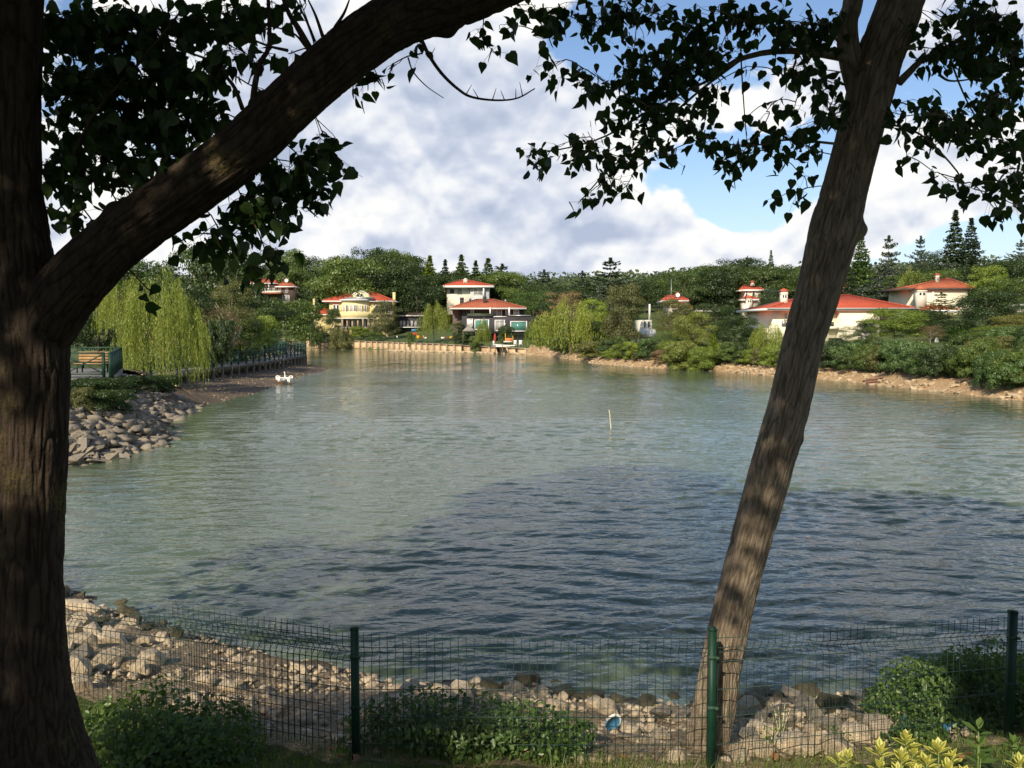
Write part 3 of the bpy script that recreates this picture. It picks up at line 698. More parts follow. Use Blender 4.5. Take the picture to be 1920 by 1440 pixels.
TT = [
 # left bank
 (385, 452, 82, 215, 'broadn', 'dark', 'large dark round crowned tree behind the weeping willow beside the boardwalk'),
 (262, 488, 92, 130, 'broad', 'mid', 'light green tree under the thick diagonal limb, left of the big dark tree'),
 (180, 520, 66, 190, 'broadn', 'dark', 'dark tree behind the bench platform, mostly hidden by the near trunk'),
 (330, 530, 68, 130, 'broadn', 'dark', 'dark shaded tree directly behind the weeping willow of the left bank'),
 (430, 518, 74, 110, 'sparse', 'olive', 'thin olive tree with pale bare branches right of the weeping willow'),
 (405, 575, 69, 90, 'sparse', 'brown', 'reddish brown half dry shrub tree right behind the weeping willow'),
 (480, 553, 118, 100, 'broad', 'dark', 'dark tree below the brown walled upper villa, left bank'),
 (537, 560, 150, 125, 'broad', 'mid', 'broad green tree on the bank left of the yellow villa lawn'),
 (588, 588, 185, 64, 'broad', 'dark', 'dark garden tree in front of the small red roofed wing of the yellow villa'),
 (624, 578, 196, 30, 'broadn', 'mid', 'slim olive garden tree against the left end of the yellow villa'),
 (722, 564, 192, 66, 'broadn', 'olive', 'loose olive tree with visible trunk in front of the right end of the yellow villa'),
 # woodland behind the left villas, individually readable
 (535, 466, 245, 95, 'broad', 'mid', 'tall round tree above the brown walled upper villa'),
 (590, 500, 225, 62, 'cedar', 'spruce', 'dark bluish cedar in the wood just left above the yellow villa'),
 (640, 492, 222, 66, 'cedar', 'mid', 'light green layered cedar rising straight behind the yellow villa roof'),
 (693, 464, 240, 95, 'broad', 'dark', 'tallest round tree of the wood directly behind the yellow villa'),
 (740, 468, 240, 90, 'broad', 'mid', 'tall round tree right of the tallest one behind the yellow villa'),
 (775, 494, 225, 60, 'cedar', 'blue', 'grey blue conifer between the yellow villa and the upper white villa'),
 (806, 480, 232, 84, 'spruce', 'bright', 'yellowish green pointed tree left of the upper white villa roof'),
 (835, 487, 236, 62, 'spruce', 'spruce', 'dark narrow conifer touching the left of the upper white villa roof'),
 (865, 478, 240, 78, 'spruce', 'mid', 'tallest of the pointed conifers behind the upper white villa roof'),
 (892, 489, 240, 66, 'spruce', 'mid', 'middle one of the pointed conifers behind the upper white villa'),
 (915, 485, 240, 74, 'spruce', 'mid', 'last pointed light green conifer right of the upper white villa ridge'),
 (942, 495, 238, 92, 'cedar', 'spruce', 'spreading dark cedar just right of the three pointed conifers'),
 (1020, 506, 235, 74, 'cedar', 'spruce', 'dark spiky cedar standing alone against the far ridge'),
 (1092, 508, 225, 62, 'cedar', 'spruce', 'ragged dark cedar right of the lone ridge cedar'),
 (1145, 484, 175, 110, 'cedar', 'spruce', 'big spreading cedar with pointed leader above the olive waterside tree'),
 (1128, 532, 160, 80, 'cedar', 'blue', 'silvery blue cedar at the foot of the big spreading cedar'),
 (1000, 546, 190, 95, 'pine', 'pine', 'bright domed pine right of the charcoal villa roof'),
 (965, 560, 200, 70, 'broad', 'dark', 'dark tree touching the right end of the charcoal villa roof'),
 (1050, 560, 165, 90, 'broad', 'dark', 'dark tree behind the bare greyish crown on the far shore'),
 (1110, 560, 150, 80, 'broad', 'bright', 'fresh green round tree below the silvery blue cedar'),
 (1060, 545, 140, 90, 'sparse', 'brown', 'greyish half bare tree rising behind the great weeping willow'),
 (1095, 598, 128, 90, 'broad', 'mid', 'mid green tree at the right shoulder of the great weeping willow'),
 (1125, 600, 122, 80, 'broad', 'dark', 'dark tree between the great weeping willow and the olive waterside tree'),
 (1168, 532, 113, 84, 'broadn', 'olive', 'large olive grey tree by the water, left of the white curved balcony'),
 (1266, 560, 121, 66, 'broadn', 'olive', 'olive grey tree right of the white curved balcony'),
 (1265, 590, 104, 90, 'sparse', 'olive', 'olive tree with pale trunk right below the hidden red roof'),
 (1216, 634, 96, 50, 'bush', 'pine', 'glossy dark green bush at the waterside under the white curved balcony'),
 (1186, 645, 99, 44, 'bush', 'dark', 'dark bush right beside the small jetty slab'),
 (1300, 584, 92, 78, 'broadn', 'yellow', 'tall bright yellow green tree on the right shore'),
 (1275, 640, 88, 70, 'bush', 'yellow', 'low yellow green bush left of the tall bright yellow tree'),
 (1318, 650, 86, 60, 'bush', 'bright', 'light green bush at the foot of the tall bright yellow tree'),
 (1338, 620, 88, 40, 'spruce', 'bright', 'narrow light green pointed shrub right of the tall bright yellow tree'),
 (1378, 590, 95, 104, 'broadn', 'dark', 'dark round tree left of the smaller weeping willow'),
 (1360, 652, 86, 60, 'bush', 'mid', 'green bush below the dark round tree on the right shore'),
 # right woods
 (1290, 520, 200, 100, 'broad', 'mid', 'green crown above the hidden red roof with the antenna mast'),
 (1340, 497, 205, 110, 'broad', 'dark', 'dark crown in the wood midway along the right skyline'),
 (1385, 484, 200, 120, 'broad', 'dark', 'highest round crown of the right skyline wood, left of the leaning trunk'),
 (1330, 545, 165, 100, 'broad', 'dark', 'dark evergreen mass right of the hidden red roof'),
 (1338, 568, 140, 84, 'broad', 'dark', 'dark crown in front of the small upper villa with chimneys'),
 (1445, 496, 170, 110, 'broad', 'dark', 'broad dark tree right of the small upper villa with chimneys'),
 (1445, 540, 145, 70, 'pine', 'spruce', 'dark needled tree between the small upper villa and the big white villa'),
 (1446, 470, 210, 30, 'spruce', 'pine', 'thin pale spire conifer poking out of the right skyline wood'),
 (1500, 498, 195, 100, 'broad', 'mid', 'round crown cut by the left edge of the leaning trunk on the skyline'),
 (1402, 480, 208, 30, 'cedar', 'spruce', 'small bare topped cedar on the highest round crown of the skyline'),
 (1615, 430, 150, 66, 'spruce', 'pine', 'tall narrow conifer immediately right of the leaning trunk'),
 (1590, 500, 145, 90, 'cedar', 'spruce', 'dark cedar at the right edge of the leaning trunk above the red roof'),
 (1667, 442, 150, 84, 'cedar', 'blue', 'blue green cedar with sharp leader, second right of the leaning trunk'),
 (1660, 500, 138, 110, 'cedar', 'blue', 'wide silvery cedar directly above the big white villa'),
 (1727, 443, 160, 60, 'cedar', 'spruce', 'thin sparse cedar standing left of the two tallest spruces'),
 (1750, 470, 150, 70, 'pine', 'spruce', 'dark rounded pine at the left foot of the two tallest spruces'),
 (1792, 395, 140, 92, 'spruce', 'spruce', 'tallest spruce of the whole skyline, above the cream villa'),
 (1822, 410, 142, 76, 'spruce', 'spruce', 'second tallest spruce, just right of the tallest one'),
 (1778, 490, 132, 80, 'cedar', 'blue', 'pale blue cedar right below the two tallest spruces'),
 (1712, 502, 128, 66, 'willow', 'willow', 'small rounded pale willow between the white villa and the cream villa'),
 (1850, 498, 120, 80, 'broad', 'bright', 'bright green crown at the right end of the cream villa roof'),
 (1885, 486, 135, 120, 'broad', 'dark', 'dark round tree on the skyline at the right picture edge'),
 (1915, 450, 150, 60, 'cedar', 'blue', 'cedar leader at the far right picture edge'),
 (1905, 520, 95, 130, 'broadn', 'mid', 'large mid green tree at the right picture edge behind the shore hedge'),
 (1855, 545, 88, 130, 'broadn', 'dark', 'large dark loose tree right of the cream villa wall'),
 (1822, 575, 96, 46, 'sparse', 'dark', 'thin dark tree whose leaves cover the right of the cream wall'),
 (1680, 578, 86, 120, 'broadn', 'bright', 'bright green layered tree in front of the right end of the white villa'),
 (1765, 548, 108, 70, 'cedar', 'olive', 'pale grey green conifer in front of the cream villa'),
 (1735, 580, 100, 80, 'broadn', 'dark', 'dark tree between the bright layered tree and the pale conifer'),
 (1588, 610, 82, 44, 'sparse', 'olive', 'small sparse olive tree against the white villa wall'),
 (1745, 610, 84, 60, 'sparse', 'brown', 'reddish brown tree behind the single closed parasol'),
 (1850, 610, 80, 90, 'sparse', 'bright', 'flat topped light green tree with pale thin trunk near the parasols'),
 (1780, 600, 92, 90, 'broadn', 'dark', 'very dark tree directly behind the single closed parasol'),
 (1545, 655, 74, 50, 'bush', 'bright', 'fresh green bush at the right edge of the leaning trunk on the shore'),
 (1600, 656, 74, 60, 'bush', 'mid', 'olive bush under the small sparse tree by the white villa'),
 (1665, 648, 74, 80, 'bush', 'dark', 'dark green bush under the bright layered tree'),
 (1625, 600, 98, 50, 'broadn', 'dark', 'dark narrow tree at the right corner of the white villa wall'),
 (1905, 590, 84, 110, 'broadn', 'olive', 'olive green tree above the pergola at the right picture edge'),
 (1845, 640, 70, 70, 'broadn', 'olive', 'olive yellowish shrubby tree in front of the terrace pair of parasols'),
 (1410, 615, 100, 60, 'broadn', 'dark', 'dark tree under the small upper villa porch'),
 (1260, 618, 96, 60, 'broadn', 'mid', 'mid green tree left of the tall bright yellow tree'),
 (1160, 600, 116, 70, 'broadn', 'olive', 'olive lower tree at the left foot of the large olive grey tree'),
 (1705, 660, 76, 46, 'bush', 'blue', 'small clipped grey green round shrub beside the parasol terrace'),
]
for t_ in TT: 
    dpt = 1.
    tree(*t_[:7], depth=dpt, trunkm=TRP if t_[5] in ('olive', 'brown') and t_[4] == 'sparse' else None)
# willows
w0 = tree(302, 510, 52, 172, 'willown', 'willow', 'big weeping willow whose strands hang over the left bank beside the bench platform', base_py=748)
w2 = tree(222, 518, 55, 90, 'willow', 'willow', 'left lobe of weeping willow foliage just under the diagonal limb, above the railing', base_py=640)
tree(1072, 562, 122, 150, 'willow', 'willow', 'great weeping willow hanging down to the far shore rocks', base_py=672)
tree(813, 565, 170, 66, 'willow', 'willow', 'weeping willow between the yellow villa and the charcoal villa', base_py=636)
tree(906, 596, 150, 30, 'willow', 'willow', 'slim weeping willow in front of the left windows of the charcoal villa', base_py=650)
tree(1000, 600, 146, 34, 'willow', 'bright', 'slim dark green weeping tree at the right corner of the charcoal villa', base_py=655)
tree(1440, 606, 83, 84, 'willow', 'willow', 'smaller weeping willow left of the leaning trunk on the right shore', base_py=694)
# hedges and shrubs along the shores
HB = [(1735, 655, 70, 100, 'bush', 'mid', 'ivy covered hedge section below the single closed parasol'),
      (1790, 662, 66, 100, 'bush', 'ivy', 'ivy covered hedge section below the pair of closed parasols'),
      (1850, 660, 61, 110, 'bush', 'ivy', 'bright ivy hedge section near the right picture edge'),
      (1905, 655, 57, 110, 'bush', 'mid', 'last hedge section cut by the right picture edge'),
      (1870, 630, 66, 80, 'bush', 'olive', 'olive leaved shrub rising above the hedge near the right picture edge'),
      (1680, 672, 71, 90, 'bush', 'mid', 'low hedge section right of the wooden wreck on the shore'),
      (1625, 672, 74, 70, 'bush', 'mid', 'low shrub directly behind the wooden wreck on the shore'),
      (1410, 655, 84, 70, 'bush', 'mid', 'low green shrub left of the pale willow trunk on the right shore'),
      (1465, 650, 81, 60, 'bush', 'pine', 'dark shrub under the smaller weeping willow'),
      (1245, 655, 92, 50, 'bush', 'brown', 'reddish twiggy shrub on the bank below the olive tree'),
      (1110, 640, 110, 70, 'bush', 'olive', 'reedy grey green shrub at the water right of the great willow'),
      (1135, 650, 105, 40, 'bush', 'mid', 'low reed clump left of the jetty slab'),
      (1090, 632, 125, 70, 'bush', 'dark', 'dark shrub tucked behind the reeds right of the great willow'),
      (450, 598, 78, 100, 'bush', 'mid', 'leafy shrub hanging over the near end of the boardwalk'),
      (490, 592, 96, 66, 'bush', 'bright', 'feathery reed like shrub above the boardwalk railing'),
      (410, 600, 66, 60, 'bush', 'dark', 'shaded shrub between the willow strands and the boardwalk'),
      (640, 618, 178, 46, 'bush', 'olive', 'grassy shrub behind the quay left of the yellow villa steps'),
      (673, 612, 196, 40, 'bush', 'bright', 'light green garden shrubs in front of the yellow villa windows'),
      (700, 622, 188, 40, 'bush', 'mid', 'low clipped hedge in front of the yellow villa veranda'),
      (648, 625, 188, 30, 'bush', 'mid', 'low square hedge near the left steps of the yellow villa'),
      (770, 622, 170, 16, 'bush', 'mid', 'small rounded shrub on the lawn left of the play set'),
      (868, 622, 158, 44, 'bush', 'dark', 'dark bushes on the quay left of the charcoal villa'),
      (950, 610, 155, 34, 'bush', 'dark', 'tall dark clipped dome hedge in front of the charcoal villa'),
      (890, 630, 152, 24, 'bush', 'mid', 'small bush overhanging the end of the quay rocks'),
      (1005, 632, 143, 26, 'bush', 'dark', 'dark bush at the right end of the charcoal villa terrace')]
for t_ in HB: tree(*t_, cat='bush')
for (px, py, Yd, wp, mt, lb) in [(165, 735, 33, 200, 'dark', 'dark undergrowth on the bank below the bench platform'), (250, 728, 41, 90, 'dark', 'green undergrowth right of the concrete slab edge'),
                                 (190, 748, 31, 130, 'dark', 'dark low growth at the top of the riprap under the concrete slab'), (290, 722, 44, 90, 'dark', 'shaded growth at the foot of the weeping willow above the riprap'),
                                 (150, 770, 30, 60, 'olive', 'pale leaved shrub beside the near trunk above the riprap')]:
    tree(px, py, Yd, wp, 'bush', mt, lb, cat='bush')
# forest mass: shared labels per region
gi = 0
CLEAR = [(466, 556, 556, 235), (584, 745, 625, 205), (828, 930, 590, 222), (845, 990, 640, 163), (1384, 1430, 590, 160), (1430, 1700, 650, 104), (1690, 1835, 600, 120), (1245, 1292, 580, 150), (1572, 1602, 545, 155)]
def forest(n, pxr, topf, Yr, wr, kinds, label, group, seed, hr=(9, 14)):
    r = random.Random(seed)
    for i in range(n):
        px = r.uniform(*pxr); Yd = r.uniform(*Yr); x = (px - 960) / F * Yd; z0 = h1(x, Yd)
        hh = r.uniform(*hr); kd = r.choice(kinds)
        top = topf(px) if topf else None
        zt = z0 + hh; py = 618 - (zt - CAMZ) / Yd * F
        if top is not None and py < top: py = top + r.uniform(0, 14)
        if (z0 + 3 - CAMZ) / Yd * F > 618 - py: continue
        wpx_ = hh * .8 * F / Yd
        if any(Yd < c_[3] + 4 and px + wpx_ * .45 > c_[0] and px - wpx_ * .45 < c_[1] and py < c_[2] for c_ in CLEAR): continue
        tree(px, py, Yd, hh * .8 * F / Yd * r.uniform(.8, 1.2), kd[0], kd[1], label, group=group)
bd = [('broad', 'dark'), ('broad', 'mid'), ('broad', 'dark'), ('pine', 'dark'), ('broad', 'mid')]
topL = lambda p: 474 if p < 780 else (508 if p < 960 else 530)
topR = lambda p: np.interp(p, [1100, 1200, 1250, 1330, 1380, 1450, 1540, 1600, 1700, 1920], [530, 525, 512, 500, 492, 505, 500, 510, 505, 492])
forest(46, (430, 960), topL, (208, 262), None, bd, 'round crowned woodland tree in the wood behind the left villas', 'trees of the wood behind the left villas', 1, (14, 21))
forest(24, (60, 440), lambda p: 500, (110, 220), None, bd, 'dark woodland tree seen under the diagonal limb at the left', 'woodland trees beyond the left bank', 2, (10, 17))
forest(44, (930, 1200), lambda p: 532, (185, 300), None, bd, 'woodland tree on the low slope behind the great willow', 'trees on the slope behind the great willow', 3)
forest(52, (1200, 1560), topR, (150, 225), None, bd, 'round crowned tree of the wood on the right slope', 'trees of the wood on the right slope', 4, (9, 15))
forest(34, (1560, 2050), topR, (126, 190), None, bd + [('cedar', 'blue')], 'woodland tree behind the white and cream villas', 'trees behind the white and cream villas', 5)
capR = lambda p: float(np.interp(p, [1000, 1250, 1430, 1450, 1560, 1660, 1720, 1830, 1860, 2000], [640, 640, 640, 660, 664, 645, 650, 650, 605, 590]))
r_ = random.Random(77)
for i in range(len(FP)):                                    # continuous shore hedge
    x0, y0 = FP[i]
    if i % 2 or not (44 < y0 < 140): continue
    px = 960 + x0 / y0 * F
    for dd in (1.5, 3.9):
        x, y = FP[i] + FN[i] * (dd + r_.uniform(-.4, .5)); hh = r_.uniform(1.7, 2.7) if px > 1500 else r_.uniform(1.1, 2.3); hh *= 1.25 if dd > 4 else 1.
        g = thing('bush', 'leafy bush of the long hedge on the right shore' if px > 1500 else 'low shoreline bush along the far right bank', 'bush', (x, y, h1(x, y) - .15), 0, 'hedge bushes of the right shore' if px > 1500 else 'low bushes along the far bank')
        o = link('crown', r_.choice(PR['bush']), g, (0, 0, 0), (0, 0, r_.uniform(0, 6)), (r_.uniform(1.9, 3.), r_.uniform(1.8, 2.6), hh)); o.material_slots[0].link = 'OBJECT'; o.material_slots[0].material = M[r_.choice(['ivy', 'mid', 'dark', 'mid', 'olive'] if px > 1500 else ['mid', 'olive', 'dark', 'bright'])]
for i in range(120):
    x0, y0 = FP[r_.randrange(len(FP))]
    if not (44 < y0 < 135): continue
    k_ = int(np.argmin(np.hypot(FP[:, 0] - x0, FP[:, 1] - y0))); x, y = FP[k_] + FN[k_] * r_.uniform(7, 22); px = 960 + x / y * F
    if y < 40 or px < 1010: continue
    z0 = h1(x, y); zt = CAMZ + (618 - capR(px) - r_.uniform(0, 14)) * y / F; hh = min(zt - z0, 4.5)
    if hh < 1: continue
    g = thing('bush', 'garden shrub in the thicket behind the right shore hedge', 'bush', (x, y, z0 - .2), 0, 'thicket shrubs behind the right shore')
    o = link('crown', r_.choice(PR['bush']), g, (0, 0, 0), (0, 0, r_.uniform(0, 6)), (hh * 1.05, hh * 1.05, hh)); o.material_slots[0].link = 'OBJECT'; o.material_slots[0].material = M[r_.choice(['mid', 'dark', 'dark', 'olive', 'ivy'])]
# far wooded ridge as one mass
r = np.random.default_rng(8); n = 90000
az = r.uniform(-.8, .8, n); Yd = 270 + 500 * r.random(n) ** 1.3; Xf = az * Yd; xc = np.round(Xf / 7) * 7; 
hh = H(Xf, Yd); ln = vn(np.column_stack([Xf / 6, Yd / 9, Xf * 0])); l2 = vn(np.column_stack([Xf / 2.2, Yd / 3, Xf * 0 + 9]))
pz = hh + 3 + 6 * ln + 2.0 * l2 + r.uniform(-3.5, 0, n)
V_, F_ = cards(np.column_stack([Xf, Yd, pz]), np.column_stack([r.normal(size=n) * .6, r.normal(size=n) * .6 - .6, np.ones(n)]), r.uniform(.8, 2.0, n))
link('ridge_woodland', mesh('ridge_woodland', V_, F_, M['farwood']), kind='stuff', label='continuous dark woodland covering the far ridge', category='woodland')
# ================================================================= buildings
class Bld:
    def __init__(s, name, label, cx, base_py, Y, cat='house'):
        s.Y = Y; s.k = Y / F; s.cx = cx; p = P(cx, base_py, Y); s.z0 = p.z; s.base = base_py
        s.root = thing(name, label, cat, p)
    def x(s, px): return (px - s.cx) * s.k
    def z(s, py): return P(s.cx, py, s.Y).z - s.z0
    def box(s, name, m, x0, x1, y0, y1, d0, d1, parent=None):
        b = MB(); b.box(s.x(x0), s.x(x1), d0, d1, s.z(y1), s.z(y0)); return b.build(name, M[m], parent or s.root)
    def window(s, x0, x1, y0, y1, d=-.02, glass='glass', fr='white', fw=.10, mull=0, sill=False):
        X0, X1, Z0, Z1 = s.x(x0), s.x(x1), s.z(y1), s.z(y0); b = MB()
        b.box(X0 - fw, X0, d - .08, d + .05, Z0 - fw, Z1 + fw); b.box(X1, X1 + fw, d - .08, d + .05, Z0 - fw, Z1 + fw)
        b.box(X0, X1, d - .08, d + .05, Z1, Z1 + fw); b.box(X0, X1, d - .08, d + .05, Z0 - fw, Z0)
        for i in range(mull):
            xm = X0 + (X1 - X0) * (i + 1) / (mull + 1); b.box(xm - .04, xm + .04, d - .06, d + .04, Z0, Z1)
        f = b.build('window', M[fr], s.root)
        g = MB(); g.box(X0, X1, d - .03, d - .01, Z0, Z1); g.build('pane', M[glass], f)
        return f
    def hip(s, x0, x1, ye, yr, r0, r1, d0, d1, m='redtile', ov=.5, fascia='white', yl=None, yrr=None):
        """hip roof: eave px x0..x1 at py ye, ridge px r0..r1 at py yr, depth d0..d1"""
        X0, X1, R0, R1 = s.x(x0), s.x(x1), s.x(r0), s.x(r1); Ze, Zr = s.z(ye), s.z(yr); D0, D1 = d0 - ov, d1 + ov; Dm = (D0 + D1) / 2
        b = MB(); V = [(X0, D0, Ze), (X1, D0, Ze), (X1, D1, Ze), (X0, D1, Ze), (R0, Dm, Zr), (R1, Dm, Zr)]
        b.add(V, [(0, 1, 5, 4), (1, 2, 5), (2, 3, 4, 5), (3, 0, 4), (3, 2, 1, 0)])
        rf = b.build('roof', M[m], s.root)
        # tile courses: raised ribs down the front slope
        t = MB(); n = int((X1 - X0) / .34)
        for i in range(n):
            x = X0 + (i + .5) * (X1 - X0) / n
            if x < R0: u = (x - X0) / max(.01, R0 - X0)
            elif x > R1: u = (X1 - x) / max(.01, X1 - R1)
            else: u = 1.
            if u > .08: t.bar((x, D0 + .02, Ze + .03), (x, D0 + (Dm - D0) * u, Ze + (Zr - Ze) * u + .03), .10, .05)
        if t.n: t.build('tile_rib', M[m], rf, kind='stuff')
        cp = MB()
        for a, c in (((X0, D0, Ze), (R0, Dm, Zr)), ((X1, D0, Ze), (R1, Dm, Zr)), ((R0, Dm, Zr), (R1, Dm, Zr))): cp.bar(Vector(a) + Vector((0, 0, .06)), Vector(c) + Vector((0, 0, .06)), .22, .12)
        cp.build('ridge_cap', M[m], rf)
        fb = MB(); h = .28
        fb.box(X0, X1, D0 - .02, D0 + .14, Ze - h, Ze - .003); fb.box(X0, X1, D1 - .14, D1 + .02, Ze - h, Ze - .003); fb.box(X0 - .02, X0 + .12, D0 + .14, D1 - .14, Ze - h, Ze - .003); fb.box(X1 - .12, X1 + .02, D0 + .14, D1 - .14, Ze - h, Ze - .003)
        fb.build('fascia', M[fascia], rf)
        return rf
    def chimney(s, x0, x1, y0, y1, d, m='white_wall', cap='redtile'):
        b = MB(); X0, X1 = s.x(x0), s.x(x1); w_ = X1 - X0; b.box(X0, X1, d, d + w_, s.z(y1), s.z(y0))
        b.box(X0 - .05, X1 + .05, d - .05, d + w_ + .05, s.z(y0) - .35, s.z(y0) - .2)
        c = b.build('chimney', M[m], s.root)
        if cap:
            q = MB(); z = s.z(y0); q.add([(X0 - .2, d - .2, z), (X1 + .2, d - .2, z), (X1 + .2, d + w_ + .2, z), (X0 - .2, d + w_ + .2, z), ((X0 + X1) / 2, d + w_ / 2, z + w_ * .5)], [(0, 1, 4), (1, 2, 4), (2, 3, 4), (3, 0, 4), (3, 2, 1, 0)])
            q.build('chimney_cap', M[cap], c)
            v = MB(); v.box(X0 + w_ * .2, X0 + w_ * .42, d - .012, d + .02, z - .8, z - .45); v.box(X1 - w_ * .42, X1 - w_ * .2, d - .012, d + .02, z - .8, z - .45); v.build('vent', M['glass'], c)
        return c
    def dish(s, px, py, r_, d, m='white'):
        b = MB(); c = Vector((s.x(px), d, s.z(py))); V = [c + Vector((0, .15 * r_, 0))]; n = 12
        for i in range(n):
            a = i * 6.283 / n; V.append(c + Vector((math.cos(a) * r_, -.15 * r_, math.sin(a) * r_)))
        b.add(V, [(0, 1 + i, 1 + (i + 1) % n) for i in range(n)]); b.tube([c + Vector((0, .1, 0)), c + Vector((0, .1, -r_ * 1.8))], [.04, .04], 5)
        return b.build('satellite_dish', M[m], s.root)
# yellow villa
b = Bld('yellow_villa', 'yellow villa with curved bay, arched dormer and red hip roof behind the quay lawn', 673, 624, 205)
b.box('wall', 'yellow_wall', 618, 734, 564, 628, 0, 11)
b.hip(606, 741, 564, 543, 660, 688, 0, 11, 'redtile', ov=.9)
# curved bay
def bay(b, name, m, x0, x1, y0, y1, bulge, parent=None, d=0., n=14):
    X0, X1 = b.x(x0), b.x(x1); V = []; Z0, Z1 = b.z(y1), b.z(y0)
    for i in range(n + 1):
        t = i / n; x = X0 + (X1 - X0) * t; y = d - bulge * math.sin(math.pi * t) ** .8; V += [(x, y, Z0), (x, y, Z1)]
    k = len(V); V += [(X1, d + .3, Z0), (X1, d + .3, Z1), (X0, d + .3, Z0), (X0, d + .3, Z1)]
    Fs = [(2 * i, 2 * i + 2, 2 * i + 3, 2 * i + 1) for i in range(n)] + [tuple(range(1, k, 2)) + (k + 1, k + 3), tuple(reversed(range(0, k, 2))) + (k + 2, k)]
    Fs = [tuple(f) for f in Fs]
    m_ = MB(); m_.add(V, Fs); return m_.build(name, M[m], parent or b.root)
bay(b, 'bay_wall', 'yellow_wall', 640, 694, 565, 584, 2.2)
bay(b, 'balcony', 'yellow_wall', 624, 700, 585, 596.5, 3.2)
bay(b, 'bay_cornice', 'white', 636, 700, 561.2, 564.5, 3.0)
bay(b, 'balcony_slab', 'white', 623, 701, 596.5, 598, 3.4)
bay(b, 'balcony_wall_band', 'white_wall', 640, 694, 584, 586, 2.3)  # pale wall band between bay wall and balcony
for i, px in enumerate((645, 652.5, 660, 668, 676, 684)):
    t = (px + 2.5 - 640) / 54; dd = -2.2 * math.sin(math.pi * t) ** .8 - .06
    b.window(px, px + 4.6, 573, 584.5, dd, 'glass' if i % 2 else 'curtain', 'white', .12, 1)
for px in (626, 632): b.window(px, px + 4, 572, 585, -.05, 'glass', 'white', .12)
for px in (704, 716, 724): b.window(px, px + 5, 573, 584, -.05, 'glass', 'white', .12)
for i, px in enumerate((640, 648, 657, 667, 677, 686)): b.window(px, px + 6, 600, 614, -.3, 'glass', 'white_wall', .22, 1)
for px in (628, 646, 655, 664.5, 674.5, 684, 694, 706): 
    m_ = MB(); m_.box(b.x(px) - .18, b.x(px) + .18, -2.6, -2.25, b.z(618), b.z(598)); m_.build('column', M['wallpost'], b.root)
# dormer
m_ = MB(); X0, X1 = b.x(661), b.x(694); n = 14; V = []
for i in range(n + 1):
    t = i / n; x = X0 + (X1 - X0) * t; zt = b.z(556) + (b.z(547) - b.z(556)) * math.sin(math.pi * t) ** .8; V += [(x, -.6, b.z(557)), (x, -.6, zt)]
Fs = [(2 * i, 2 * i + 2, 2 * i + 3, 2 * i + 1) for i in range(n)]
k = len(V); V += [(v[0], 3.6, v[2]) for v in V]; Fs += [(2 * i + 1, 2 * i + 3, k + 2 * i + 3, k + 2 * i + 1) for i in range(n)]
m_.add(V, Fs); dm = m_.build('dormer', M['yellow_wall'], b.root)
m_ = MB(); pts = [(V[2 * i + 1][0], -.72, V[2 * i + 1][2] + .1) for i in range(n + 1)]; m_.tube(pts, [.12] * len(pts), 6); m_.build('dormer_trim', M['white'], dm)
m_ = MB(); m_.box(b.x(650), b.x(704), -1.6, -.7, b.z(561), b.z(557.5)); m_.build('lead_flat_roof', M['metal'], b.root)
b.window(671, 675.5, 551, 556.5, -.66, 'glass', 'white', .1); b.window(678, 682, 551, 556.5, -.66, 'glass', 'white', .1)
b.chimney(733.5, 738.5, 547, 570, 3, 'yellow_wall', None)
b.window(729, 732, 574, 594, -.05, 'curtain', 'white', .12)
# outside stairs left and right
for (xa, xb, ya, yb) in ((634, 622, 612, 624), (712, 732, 612, 632)):
    m_ = MB(); m_.bar((b.x(xa), -3.5, b.z(ya)), (b.x(xb), -3.5, b.z(yb)), 1.4, .5); m_.build('stair_flight', M['yellow_wall'], b.root)
    for j in range(7):
        t = (j + .5) / 7; m_ = MB(); cx, cz = b.x(xa) + (b.x(xb) - b.x(xa)) * t, b.z(ya) + (b.z(yb) - b.z(ya)) * t + .3; m_.box(cx - .2, cx + .2, -4.1, -2.9, cz - .08, cz + .08); m_.build('step', M['concrete'], b.root)
b2 = Bld('side_wing', 'small red roofed wing with tall pale chimney left of the yellow villa', 600, 624, 208, 'building')
b2.box('wall', 'yellow_wall', 590, 617, 590, 626, 0, 6); b2.hip(586, 622, 589, 579, 600, 608, 0, 6, 'redtile')
b2.chimney(588.5, 592, 560, 592, -.5, 'yellow_wall', None)
# dim timber house between
b = Bld('timber_house', 'dim dark timber house with tall narrow windows right of the yellow villa', 765, 628, 212)
b.box('wall', 'dark_wall', 742, 795, 592, 630, 0, 8); b.hip(738, 799, 591, 583, 755, 780, 0, 8, 'brown_wall')
for px in (751, 757, 764, 771, 778): b.window(px, px + 2.6, 602, 611, -.05, 'curtain', 'white', .06)
b.box('terrace_slab', 'white', 748, 790, 613, 614.2, -1.5, 0)
# upper left villa
b = Bld('brown_villa', 'brown walled upper villa with red roofs and white balcony among trees', 510, 570, 235)
b.box('wall', 'brown_wall', 474, 551, 534, 575, 0, 9); b.hip(468, 520, 531, 522, 478, 508, -1, 8, 'redtile2'); b.hip(518, 554, 537, 527, 524, 536, -.5, 8, 'redtile2')
b.box('balcony', 'white_wall', 476, 530, 546, 549.5, -2.2, 0); b.box('balcony_roof', 'redtile2', 488, 530, 549.8, 551.8, -2.6, 0)
b.box('column', 'white', 484, 487, 544, 566, -2.3, -1.5); b.box('column', 'white', 477, 479, 534, 546, -1.5, -1.1); b.box('column', 'white', 506, 508, 534, 546, -1.5, -1.1)
b.window(481, 484, 536, 545, -.05, 'glass'); b.window(498, 504, 536, 545, -.05, 'curtain'); b.window(509, 515, 536, 545, -.05, 'curtain'); b.window(523, 527, 537, 547, -.05, 'curtain'); b.window(536, 540, 538, 548, -.05, 'curtain')
